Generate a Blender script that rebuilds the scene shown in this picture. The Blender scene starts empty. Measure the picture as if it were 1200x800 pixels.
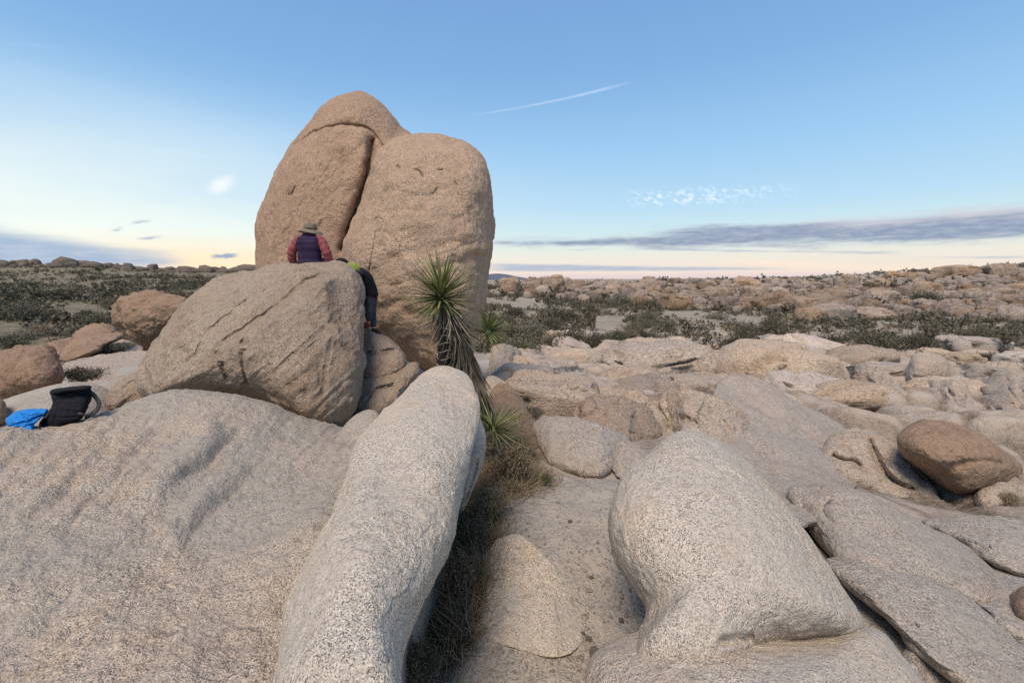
import bpy, bmesh, math, random
import numpy as np
from mathutils import Vector, Matrix, Quaternion
random.seed(7)
rng = np.random.default_rng(7)
R = math.radians
scene = bpy.context.scene
col = scene.collection

# ---------------------------------------------------------------- camera
CAMZ = 9.0
F = 520.0                      # focal length in photograph pixels (1200 wide)
PITCH = R(8.1)
cam_d = bpy.data.cameras.new('camera')
cam_d.sensor_width = 36.0
cam_d.lens = F / 1200 * 36.0
cam_d.clip_start = 0.05
cam_d.clip_end = 20000
cam = bpy.data.objects.new('camera', cam_d)
cam.location = (0, 0, CAMZ)
cam.rotation_euler = (R(90) - PITCH, 0, 0)
col.objects.link(cam)
scene.camera = cam
cp, sp = math.cos(PITCH), math.sin(PITCH)

# ---------------------------------------------------------------- light
scene.view_settings.view_transform = 'Standard'
scene.view_settings.look = 'None'
scene.view_settings.exposure = 0.18
scene.view_settings.gamma = 1.0
scene.cycles.use_denoising = False
scene.cycles.max_bounces = 6
scene.cycles.diffuse_bounces = 4
scene.cycles.transparent_max_bounces = 6
SUN_EL, SUN_AZ = R(60), R(-156)    # azimuth measured clockwise from +Y (the view direction)
sd = bpy.data.lights.new('sun', 'SUN')
sd.energy = 3.2
sd.angle = R(26)
sd.color = (1.0, 0.83, 0.65)
sun = bpy.data.objects.new('sun', sd)
dirv = Vector((math.sin(SUN_AZ) * math.cos(SUN_EL), math.cos(SUN_AZ) * math.cos(SUN_EL), math.sin(SUN_EL)))
sun.rotation_euler = dirv.to_track_quat('Z', 'Y').to_euler()
sun.location = (-20, -20, 60)
col.objects.link(sun)


def s2l(c):
    return tuple(((v / 255) / 12.92 if v / 255 <= 0.04045 else (((v / 255) + 0.055) / 1.055) ** 2.4) for v in c)


# -- tiny node helper
class NT:
    def __init__(s, nt):
        s.nt = nt
        s.n = nt.nodes
        s.l = nt.links

    def new(s, t, **kw):
        n = s.n.new(t)
        for k, v in kw.items():
            setattr(n, k, v)
        return n

    def put(s, sock, v):
        if v is None:
            return
        if isinstance(v, bpy.types.NodeSocket):
            s.l.new(v, sock)
        else:
            if hasattr(sock, 'default_value'):
                dv = sock.default_value
                if hasattr(dv, '__len__') and not hasattr(v, '__len__'):
                    v = (v,) * len(dv)
                if hasattr(dv, '__len__') and len(dv) == 4 and len(v) == 3:
                    v = tuple(v) + (1,)
                sock.default_value = v

    def math(s, op, a, b=None, c=None, clamp=False):
        n = s.new('ShaderNodeMath', operation=op)
        n.use_clamp = clamp
        s.put(n.inputs[0], a); s.put(n.inputs[1], b); s.put(n.inputs[2], c)
        return n.outputs[0]

    def mix(s, f, a, b, blend='MIX'):
        n = s.new('ShaderNodeMix', data_type='RGBA', blend_type=blend)
        s.put(n.inputs[0], f); s.put(n.inputs[6], a); s.put(n.inputs[7], b)
        return n.outputs[2]

    def smooth(s, v, a, b, o0=0.0, o1=1.0):
        n = s.new('ShaderNodeMapRange', interpolation_type='SMOOTHSTEP')
        s.put(n.inputs[0], v); s.put(n.inputs[1], a); s.put(n.inputs[2], b)
        s.put(n.inputs[3], o0); s.put(n.inputs[4], o1)
        return n.outputs[0]

    def noise(s, vec, scale, detail=4, rough=0.5, dist=0.0, out=0):
        n = s.new('ShaderNodeTexNoise')
        s.put(n.inputs['Vector'], vec); s.put(n.inputs['Scale'], scale)
        s.put(n.inputs['Detail'], detail); s.put(n.inputs['Roughness'], rough)
        s.put(n.inputs['Distortion'], dist)
        return n.outputs[out]

    def vor(s, vec, scale, feature='F1', out=0, rand=1.0):
        n = s.new('ShaderNodeTexVoronoi', feature=feature)
        s.put(n.inputs['Vector'], vec); s.put(n.inputs['Scale'], scale)
        s.put(n.inputs['Randomness'], rand)
        return n.outputs[out]

    def comb(s, x, y, z):
        n = s.new('ShaderNodeCombineXYZ')
        s.put(n.inputs[0], x); s.put(n.inputs[1], y); s.put(n.inputs[2], z)
        return n.outputs[0]

    def ramp(s, f, stops, interp='LINEAR'):
        n = s.new('ShaderNodeValToRGB')
        cr = n.color_ramp
        cr.interpolation = interp
        while len(cr.elements) < len(stops):
            cr.elements.new(0.5)
        for e, (p, c) in zip(cr.elements, stops):
            e.position = p
            e.color = tuple(c) + (1,)
        s.put(n.inputs[0], f)
        return n.outputs[0]


# ---------------------------------------------------------------- sky
def pix_dir(px, py):
    x = (px - 600) / F
    yc = (400 - py) / F
    return np.array([x, cp + yc * sp, -sp + yc * cp])


def pix_azel(px, py):
    d = pix_dir(px, py)
    return math.degrees(math.atan2(d[0], d[1])), math.degrees(math.asin(d[2] / np.linalg.norm(d)))


def build_world():
    w = bpy.data.worlds.new('World')
    scene.world = w
    w.use_nodes = True
    N = NT(w.node_tree)
    N.n.clear()
    out = N.new('ShaderNodeOutputWorld')
    bg = N.new('ShaderNodeBackground')
    N.l.new(bg.outputs[0], out.inputs[0])
    tc = N.new('ShaderNodeTexCoord')
    vec = tc.outputs['Generated']
    sep = N.new('ShaderNodeSeparateXYZ')
    N.l.new(vec, sep.inputs[0])
    x, y, z = sep.outputs
    el = N.math('MULTIPLY', N.math('ARCSINE', z), 180 / math.pi)
    az = N.math('MULTIPLY', N.math('ARCTAN2', x, y), 180 / math.pi)
    sky = N.new('ShaderNodeTexSky', sky_type='NISHITA')
    sky.sun_disc = False
    sky.sun_elevation = SUN_EL
    sky.sun_rotation = SUN_AZ
    nish = N.mix(1.0, sky.outputs[0], (0.09, 0.09, 0.09), 'MULTIPLY')
    # elevation gradient of a clear dusk sky
    t = N.math('DIVIDE', el, 60.0, clamp=True)
    stops = [(0.0, s2l((226, 208, 202))), (0.012, s2l((240, 222, 208))), (0.045, s2l((232, 228, 216))),
             (0.08, s2l((206, 228, 230))), (0.14, s2l((180, 216, 238))), (0.25, s2l((152, 198, 236))),
             (0.38, s2l((128, 174, 222))), (0.52, s2l((116, 160, 212))), (0.75, s2l((92, 132, 186))), (1.0, s2l((70, 108, 164)))]
    base = N.ramp(t, stops)
    c = N.mix(0.12, base, nish)
    # glow on the left side (toward the set sun)
    ga = N.math('DIVIDE', N.math('SUBTRACT', az, -46.0), 33.0)
    gl = N.math('POWER', 2.718, N.math('MULTIPLY', N.math('MULTIPLY', ga, ga), -1.0))
    ge = N.smooth(el, 21.0, 6.0)
    warp = N.noise(N.comb(N.math('MULTIPLY', az, 0.035), N.math('MULTIPLY', el, 0.16), 0.0), 1.0, 4, 0.5)
    veil = N.math('MULTIPLY', N.math('MULTIPLY', gl, ge), N.smooth(warp, 0.25, 0.75, 0.55, 1.0))
    c = N.mix(N.math('MULTIPLY', veil, 0.82), c, s2l((242, 247, 238)))
    # warm strip near the horizon on the left
    g2 = N.math('DIVIDE', N.math('SUBTRACT', az, -34.0), 14.0)
    g2 = N.math('POWER', 2.718, N.math('MULTIPLY', N.math('MULTIPLY', g2, g2), -1.0))
    c = N.mix(N.math('MULTIPLY', N.math('MULTIPLY', g2, N.smooth(el, 5.5, 1.0)), 0.65), c, s2l((255, 222, 168)))

    def band(az0, az1, el0, el1, h0, h1, soft, nsx, nsy, amp, seed, colr, op, azsoft=4.0, colr2=None):
        """a long cloud: centre line from (az0,el0) to (az1,el1), half height h0..h1"""
        nonlocal c
        f = N.math('DIVIDE', N.math('SUBTRACT', az, az0), az1 - az0)
        mid = N.math('ADD', N.math('MULTIPLY', f, el1 - el0), el0)
        hh = N.math('ADD', N.math('MULTIPLY', f, h1 - h0), h0)
        nz = N.noise(N.comb(N.math('MULTIPLY', az, nsx), N.math('MULTIPLY', el, nsy), seed), 1.0, 6, 0.6)
        off = N.math('MULTIPLY', N.math('SUBTRACT', nz, 0.5), amp)
        d = N.math('ABSOLUTE', N.math('SUBTRACT', el, mid))
        sd_ = N.math('SUBTRACT', N.math('ADD', hh, off), d)
        m = N.smooth(sd_, -soft, soft)
        ends = N.math('MULTIPLY', N.smooth(az, az0 - azsoft, az0 + azsoft), N.smooth(az, az1 + azsoft, az1 - azsoft))
        m = N.math('MULTIPLY', m, ends)
        m = N.math('MULTIPLY', m, op)
        tx = N.noise(N.comb(N.math('MULTIPLY', az, nsx * 5), N.math('MULTIPLY', el, nsy * 3.2), seed + 3), 1.0, 5, 0.62)
        cc = N.mix(N.smooth(tx, .40, .72, 0, .38), colr, s2l((204, 208, 216)))
        colr = cc
        if colr2 is not None:
            up = N.smooth(N.math('ADD', N.math('SUBTRACT', el, mid), off), 0.1, 1.2)
            cc = N.mix(up, cc, colr2)
        c = N.mix(m, c, cc)

    # azimuth / elevation of clouds, taken from where they stand in the view
    def ae(px, py):
        return pix_azel(px, py)
    a0, e0 = ae(-60, 292); a1, e1 = ae(215, 302)
    band(a0, a1, e0, e1 - 0.6, 2.2, 0.3, 0.9, 0.07, 0.6, 1.8, 3.0, s2l((150, 174, 204)), 0.9, 2.0)
    a0, e0 = ae(575, 287); a1, e1 = ae(1300, 252)
    band(a0, a1, e0 + 0.2, e1, 0.15, 1.5, 0.55, 0.13, 1.1, 2.6, 8.0, s2l((138, 152, 176)), 0.97, 2.5, s2l((200, 200, 208)))
    a0, e0 = ae(780, 273); a1, e1 = ae(980, 266)
    band(a0, a1, e0, e1, 0.5, 0.5, 0.35, 0.14, 1.2, 1.8, 18.0, s2l((140, 154, 178)), 0.95, 3.5)
    a0, e0 = ae(578, 313); a1, e1 = ae(900, 315)
    band(a0, a1, e0, e1, 0.5, 0.12, 0.2, 0.1, 1.2, 0.5, 5.0, s2l((164, 176, 198)), 0.85, 3.0)
    a0, e0 = ae(740, 291); a1, e1 = ae(1050, 296)
    band(a0, a1, e0, e1, 0.02, 0.1, 0.16, 0.16, 1.6, 0.7, 11.0, s2l((158, 172, 194)), 0.75, 2.0)
    a0, e0 = ae(1070, 302); a1, e1 = ae(1210, 301)
    band(a0, a1, e0, e1, 0.02, 0.02, 0.12, 0.2, 1.6, 0.4, 14.0, s2l((158, 172, 194)), 0.7, 2.0)
    # pink low haze streaks right of the boulders
    a0, e0 = ae(600, 324); a1, e1 = ae(1150, 322)
    band(a0, a1, e0, e1, 0.25, 0.3, 0.3, 0.12, 1.8, 0.9, 21.0, s2l((222, 200, 205)), 0.6, 3.0)
    a0, e0 = ae(860, 306); a1, e1 = ae(1120, 318)
    band(a0, a1, e0, e1, 0.25, 0.3, 0.3, 0.12, 1.6, 1.0, 25.0, s2l((250, 226, 200)), 0.6, 4.0)
    # small grey scraps on the left
    for (px, py, w_, h_, s_, o_) in ((263, 300, 2.1, .32, 31., 0.95), (165, 260, 1.0, .16, 33., .7), (137, 269, .6, .16, 35., .7), (175, 279, 1.4, .12, 37., .7)):
        a_, e_ = ae(px, py)
        band(a_ - w_ / 2, a_ + w_ / 2, e_ - 0.1, e_ + 0.1, h_ * .7, h_ * .7, 0.12, 0.9, 2.5, .7, s_, s2l((142, 160, 186)), o_, .5)
    a_, e_ = ae(259, 217)
    band(a_ - .9, a_ + .9, e_ - .4, e_ + .4, .55, .6, .5, 0.9, 1.5, 1.0, 41., s2l((236, 243, 252)), .95, .8)
    # contrail
    a0, e0 = ae(562, 134); a1, e1 = ae(722, 101)
    band(a0, a1, e0, e1, 0.02, 0.10, 0.14, 0.5, 1.0, .16, 44., s2l((200, 220, 244)), .6, 2.5)
    a0, e0 = ae(0, 50); a1, e1 = ae(60, 55)
    band(a0, a1, e0, e1, 0.05, 0.02, 0.2, 0.3, 1.0, .3, 46., s2l((170, 198, 232)), .45, 2.5)
    # rippled high cloudlets
    a0, e0 = ae(725, 233); a1, e1 = ae(950, 222)
    f = N.math('DIVIDE', N.math('SUBTRACT', az, a0), a1 - a0)
    mid = N.math('ADD', N.math('MULTIPLY', f, e1 - e0), e0)
    rot = N.comb(N.math('ADD', N.math('MULTIPLY', az, 1.5), N.math('MULTIPLY', el, 1.0)), N.math('MULTIPLY', el, 2.1), 2.0)
    rip = N.noise(rot, 1.15, 3, 0.6)
    m = N.smooth(rip, 0.46, 0.66)
    m = N.math('MULTIPLY', m, N.smooth(N.math('ABSOLUTE', N.math('SUBTRACT', el, mid)), 1.35, 0.2))
    m = N.math('MULTIPLY', m, N.math('MULTIPLY', N.smooth(az, a0 - 1, a0 + 4), N.smooth(az, a1 + 1, a1 - 9)))
    c = N.mix(N.math('MULTIPLY', m, 0.8), c, s2l((224, 238, 250)))
    # below the horizon: plain dull ground colour
    c = N.mix(N.smooth(el, -0.6, -1.5), c, (0.16, 0.14, 0.12))
    N.put(bg.inputs[0], c)
    bg.inputs[1].default_value = 1.0


build_world()


# ---------------------------------------------------------------- numpy noise
def _hash(ix, iy, iz, s):
    h = (ix.astype(np.uint32) * np.uint32(374761393) + iy.astype(np.uint32) * np.uint32(668265263)
         + iz.astype(np.uint32) * np.uint32(2147483647) + np.uint32((s * 974634777 + 12345) & 0xffffffff))
    h = (h ^ (h >> np.uint32(13))) * np.uint32(1274126177)
    h = (h ^ (h >> np.uint32(16))) * np.uint32(2246822519)
    h ^= h >> np.uint32(15)
    return (h & np.uint32(0xffffff)).astype(np.float32) / np.float32(0xffffff)


def vnoise(p, seed=0):
    """smooth 3-D value noise, about -1..1"""
    p = np.asarray(p, dtype=np.float32)
    i = np.floor(p).astype(np.int64)
    f = p - i
    u = f * f * f * (f * (f * 6 - 15) + 10)
    r = 0
    for dx in (0, 1):
        wx = u[:, 0] if dx else 1 - u[:, 0]
        for dy in (0, 1):
            wy = u[:, 1] if dy else 1 - u[:, 1]
            for dz in (0, 1):
                wz = u[:, 2] if dz else 1 - u[:, 2]
                r = r + wx * wy * wz * _hash(i[:, 0] + dx, i[:, 1] + dy, i[:, 2] + dz, seed)
    return r * 2 - 1


def fbm(p, scale, octs=4, seed=0, gain=0.5, lac=2.03):
    p = np.asarray(p, dtype=np.float32) * scale
    a, s = 1.0, 0.0
    tot = 0.0
    for k in range(octs):
        s = s + a * vnoise(p + 17.3 * k, seed + k)
        tot += a
        a *= gain
        p = p * lac
    return s / tot * 1.6


def cells(p, scale, seed=0):
    """2-D voronoi: returns F1, F2, id"""
    q = np.asarray(p, dtype=np.float32)[:, :2] * scale
    i = np.floor(q).astype(np.int64)
    f1 = np.full(len(q), 9.0, np.float32); f2 = f1.copy(); idv = np.zeros(len(q), np.float32)
    for dx in (-1, 0, 1):
        for dy in (-1, 0, 1):
            cx, cy = i[:, 0] + dx, i[:, 1] + dy
            hx = _hash(cx, cy, cx * 0, seed); hy = _hash(cx, cy, cx * 0 + 7, seed)
            d = np.hypot(cx + hx - q[:, 0], cy + hy - q[:, 1])
            m = d < f1
            f2 = np.where(m, f1, np.minimum(f2, d))
            idv = np.where(m, _hash(cx, cy, cx * 0 + 3, seed), idv)
            f1 = np.where(m, d, f1)
    return f1, f2, idv


def sstep(x, a, b):
    t = np.clip((x - a) / (b - a), 0, 1)
    return t * t * (3 - 2 * t)


# ---------------------------------------------------------------- projection
def P(px, py, d):
    """points at forward distance d whose direction from the standpoint is that of a picture position"""
    px = np.asarray(px, float); py = np.asarray(py, float); d = np.asarray(d, float)
    x = (px - 600) / F
    yc = (400 - py) / F
    dy = cp + yc * sp
    dz = -sp + yc * cp
    k = d / dy
    return np.stack([x * k, dy * k, CAMZ + dz * k], -1)


def proj(co):
    """world -> picture position"""
    x, y, z = co[:, 0], co[:, 1], co[:, 2] - CAMZ
    f = y * cp - z * sp
    u = y * sp + z * cp
    f = np.where(f < 0.05, 0.05, f)
    return 600 + F * x / f, 400 - F * u / f


# ---------------------------------------------------------------- terrain
def _q(x, y):
    r = np.hypot(x, y) + 1e-6
    k = np.log1p(r / 1.5) / r
    return np.stack([x * k, y * k], -1)


class TPS:
    def __init__(s, pts, reg=1e-3, warp=True):
        pts = np.array(pts, float)
        s.warp = warp
        s.q = _q(pts[:, 0], pts[:, 1]) if warp else pts[:, :2].copy()
        n = len(pts)
        K = s.k(np.linalg.norm(s.q[:, None] - s.q[None], axis=-1)) + reg * np.eye(n)
        A = np.zeros((n + 3, n + 3))
        A[:n, :n] = K
        A[:n, n] = 1; A[:n, n + 1:] = s.q
        A[n, :n] = 1; A[n + 1:, :n] = s.q.T
        b = np.zeros(n + 3); b[:n] = pts[:, 2]
        s.w = np.linalg.solve(A, b)

    @staticmethod
    def k(r):
        return np.where(r > 1e-9, r * r * np.log(np.maximum(r, 1e-9)), 0)

    def __call__(s, x, y):
        x = np.asarray(x, float); y = np.asarray(y, float)
        q = _q(x, y) if s.warp else np.stack([x, y], -1)
        out = np.zeros(len(q))
        n = len(s.q)
        for i in range(0, len(q), 40000):
            qq = q[i:i + 40000]
            r = np.linalg.norm(qq[:, None] - s.q[None], axis=-1)
            out[i:i + 40000] = s.k(r) @ s.w[:n] + s.w[n] + qq @ s.w[n + 1:]
        return out


GP = [  # picture x, y, forward distance
    (660, 560, 5.2), (650, 500, 7.5), (700, 640, 3.7), (720, 720, 3.0), (560, 700, 3.2), (500, 790, 2.6), (620, 790, 2.45),
    (1020, 700, 3.3), (960, 640, 4.2), (1150, 650, 4.6), (1190, 790, 2.8), (900, 790, 2.5), (1100, 590, 6.3), (1200, 590, 6.2), (870, 560, 5.6),
    (700, 470, 13), (620, 470, 11), (800, 480, 13), (900, 520, 9.0), (1000, 490, 15), (1150, 490, 14.5), (1080, 540, 9),
    (640, 440, 22), (750, 445, 23), (900, 445, 24), (1050, 448, 24), (1200, 450, 23),
    (600, 415, 36), (750, 405, 46), (900, 420, 37), (1050, 426, 35), (1200, 428, 34),
    (600, 385, 70), (750, 385, 74), (900, 388, 70), (1050, 390, 66), (1200, 395, 62), (1400, 400, 60),
    (620, 360, 125), (800, 362, 125), (960, 366, 120), (1100, 370, 110), (1250, 375, 105),
    (640, 346, 190), (800, 348, 180), (960, 346, 180), (1060, 346, 170), (1180, 345, 160), (1350, 345, 160),
    (600, 331.5, 380), (700, 332, 360), (800, 330, 340), (900, 330, 330), (1000, 327, 300), (1060, 324, 280), (1120, 320, 260), (1190, 318, 250), (1400, 310, 250),
    (20, 405, 46), (120, 405, 44), (220, 405, 40), (60, 372, 80), (180, 372, 85), (280, 372, 80), (60, 345, 150), (200, 345, 150), (300, 345, 150),
    (0, 325, 260), (150, 327, 260), (280, 328, 260), (0, 309, 420), (70, 311, 420), (140, 313, 420), (220, 318, 420), (300, 318, 420), (-200, 309, 420), (400, 326, 400), (500, 330, 400),
    (100, 420, 28), (20, 440, 17), (80, 450, 13), (160, 440, 13), (30, 475, 8.5), (-100, 470, 9),
    (500, 442, 10.5), (570, 560, 5.2), (450, 500, 7.2), (560, 470, 9.0), (590, 440, 18), (400, 440, 12.8), (440, 455, 7.7), (150, 479, 6.9),
]
_gp = [tuple(P(a, b, c)) for a, b, c in GP]
_gp += [(-3, 3, CAMZ - 2.8), (-6, 3, CAMZ - 2.8), (0, 0, CAMZ - 2.9), (0, -5, CAMZ - 3), (-9, -3, CAMZ - 3), (9, -3, CAMZ - 3.3), (3, 1, CAMZ - 2.8), (-3, 8, CAMZ - 3.0),
        (-6, 7, CAMZ - 2.7), (0, -60, 2.5), (70, -40, 2), (-70, -40, 2), (0, -400, 4), (400, -200, 4), (-400, -200, 4), (-500, 100, 8), (500, 60, 8),
        (0, 1500, -2), (-1500, 900, 0), (1500, 900, 4), (0, -1500, 0), (1500, -900, 0), (-1500, -900, 0)]
_tps = TPS(_gp, 2e-4)


def ground0(x, y):
    return _tps(x, y)


def rock_zone(x, y):
    """1 where the ground is bare slickrock"""
    x = np.asarray(x, float); y = np.asarray(y, float)
    co = np.stack([x, y, x * 0], -1)
    n = fbm(co, 0.10, 3, 55)
    yy = y + n * 3.5
    px = 600 + F * x / np.maximum(y, 0.5)
    z = sstep(yy, 7.0, 9.0) * (1 - sstep(yy, 40, 52)) * sstep(px, 560, 600)
    z = np.maximum(z, sstep(yy, 4.8, 5.6) * sstep(px, 860, 900) * (1 - sstep(yy, 40, 50)))
    # scattered pale rock far off
    n2 = fbm(co, 0.03, 3, 77)
    far = sstep(n2, 0.05, 0.35) * sstep(y, 44, 60) * sstep(px, 560, 620) * (0.7)
    return np.clip(np.maximum(z, far), 0, 1)


def ground(x, y, want=False):
    x = np.asarray(x, float); y = np.asarray(y, float)
    z = ground0(x, y)
    r = np.hypot(x, y)
    co = np.stack([x, y, x * 0], -1)
    m = rock_zone(x, y)
    near = 1 - sstep(r, 6, 14)
    z = z + fbm(co, 0.9, 5, 3) * 0.05 * near + fbm(co, 5.0, 3, 9) * 0.012 * near
    z = z + fbm(co, 0.09, 5, 5) * 0.5 * sstep(r, 8, 30) * (1 - 0.6 * sstep(r, 60, 200)) + fbm(co, 0.02, 5, 6) * 1.2 * sstep(r, 60, 200)
    # slickrock domes parted by joints
    wx = x + 1.2 * fbm(co, 0.25, 3, 21); wy = y + 1.2 * fbm(co, 0.25, 3, 22)
    ca, sa = math.cos(0.5), math.sin(0.5)
    u = (wx * ca + wy * sa) * 1.0; v = (-wx * sa + wy * ca) * 0.55
    f1, f2, idv = cells(np.stack([u, v], -1), 0.33, 4)
    joint = f2 - f1
    dome = (1 - np.exp(-joint * 9.0)) * 1.15 - .72 + (idv - 0.5) * 0.8 * sstep(joint, 0, 0.2)
    g1, g2, idg = cells(np.stack([wx * .9, wy * .6], -1), 0.95, 14)
    dome = dome + (1 - np.exp(-(g2 - g1) * 9.0)) * 0.34 + (idg - .5) * .16 * sstep(g2 - g1, 0, .2) + fbm(co, 1.1, 4, 15) * .07
    z = z + m * sstep(r, 8, 14) * (dome - 0.25) * (1 - sstep(r, 55, 90))
    z = z + m * sstep(r, 60, 120) * (fbm(co, 0.12, 3, 31) * 0.8 + 0.5)
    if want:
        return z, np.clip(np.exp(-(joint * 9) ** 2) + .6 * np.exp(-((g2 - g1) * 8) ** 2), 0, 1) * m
    return z


def hit(px, py, dmin=1.3, dmax=700):
    """forward distance at which the view ray of a picture position meets the ground"""
    d = np.geomspace(dmin, dmax, 900)
    q = P(px, py, d)
    g = ground0(q[:, 0], q[:, 1])
    below = np.where(q[:, 2] < g)[0]
    if len(below) == 0:
        return dmax
    return float(d[below[0]])


# ---------------------------------------------------------------- object helpers
def tag(o, label=None, cat=None, group=None, kind=None):
    if label: o['label'] = label
    if cat: o['category'] = cat
    if group: o['group'] = group
    if kind: o['kind'] = kind
    return o


def np_mesh(name, co, faces, smooth=True):
    co = np.asarray(co, dtype=np.float32)
    faces = np.asarray(faces, dtype=np.int32)
    me = bpy.data.meshes.new(name)
    n = faces.shape[1]
    me.vertices.add(len(co))
    me.vertices.foreach_set('co', co.ravel())
    me.loops.add(faces.size)
    me.loops.foreach_set('vertex_index', faces.ravel())
    me.polygons.add(len(faces))
    me.polygons.foreach_set('loop_start', np.arange(0, faces.size, n, dtype=np.int32))
    me.update(calc_edges=True)
    me.polygons.foreach_set('use_smooth', np.full(len(faces), smooth, dtype=bool))
    me.validate()
    return me


def link(name, me, mats=None, parent=None, loc=None):
    o = bpy.data.objects.new(name, me)
    col.objects.link(o)
    if mats:
        for m in (mats if isinstance(mats, (list, tuple)) else [mats]):
            me.materials.append(m)
    if parent: o.parent = parent
    if loc is not None: o.location = loc
    return o


def empty(name, loc=(0, 0, 0)):
    o = bpy.data.objects.new(name, None)
    o.empty_display_size = 0.1
    o.location = loc
    col.objects.link(o)
    return o


def float_attr(me, name, vals):
    a = me.attributes.new(name, 'FLOAT', 'POINT')
    a.data.foreach_set('value', np.asarray(vals, dtype=np.float32))


_ico = {}


def ico(sub):
    if sub not in _ico:
        bm = bmesh.new()
        bmesh.ops.create_icosphere(bm, subdivisions=sub, radius=1.0)
        v = np.array([p.co[:] for p in bm.verts], float)
        f = np.array([[p.index for p in q.verts] for q in bm.faces], np.int32)
        bm.free()
        v /= np.linalg.norm(v, axis=1)[:, None]
        _ico[sub] = (v, f)
    return _ico[sub]


def vnormals(co, f):
    n = np.cross(co[f[:, 1]] - co[f[:, 0]], co[f[:, 2]] - co[f[:, 0]])
    vn = np.zeros_like(co)
    for k in range(3):
        np.add.at(vn, f[:, k], n)
    return vn / np.maximum(np.linalg.norm(vn, axis=1), 1e-12)[:, None]


def catmull(pts, closed=True, n=10):
    pts = np.array(pts, float)
    if closed:
        a, b, c_, d = np.roll(pts, 1, 0), pts, np.roll(pts, -1, 0), np.roll(pts, -2, 0)
    else:
        e = np.vstack([2 * pts[0] - pts[1], pts, 2 * pts[-1] - pts[-2]])
        a, b, c_, d = e[:-3], e[1:-2], e[2:-1], e[3:]
    out = []
    for t in np.linspace(0, 1, n, endpoint=False):
        out.append(0.5 * ((2 * b) + (-a + c_) * t + (2 * a - 5 * b + 4 * c_ - d) * t * t + (-a + 3 * b - 3 * c_ + d) * t ** 3))
    out = np.stack(out, 1).reshape(-1, pts.shape[1])
    if not closed:
        out = np.vstack([out, pts[-1]])
    return out


def polydist(x, y, pl):
    """distance, signed side and arc position to a polyline"""
    best = np.full(len(x), 1e9); side = np.zeros(len(x)); tt = np.zeros(len(x))
    n = len(pl) - 1
    for i in range(n):
        ax, ay = pl[i][:2]; bx, by = pl[i + 1][:2]
        ex, ey = bx - ax, by - ay
        L = ex * ex + ey * ey + 1e-9
        t = np.clip(((x - ax) * ex + (y - ay) * ey) / L, 0, 1)
        dx, dy = x - ax - t * ex, y - ay - t * ey
        d = np.hypot(dx, dy)
        m = d < best
        best = np.where(m, d, best)
        side = np.where(m, np.sign(ex * dy - ey * dx), side)
        tt = np.where(m, (i + t) / n, tt)
    return best, side, tt


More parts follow.
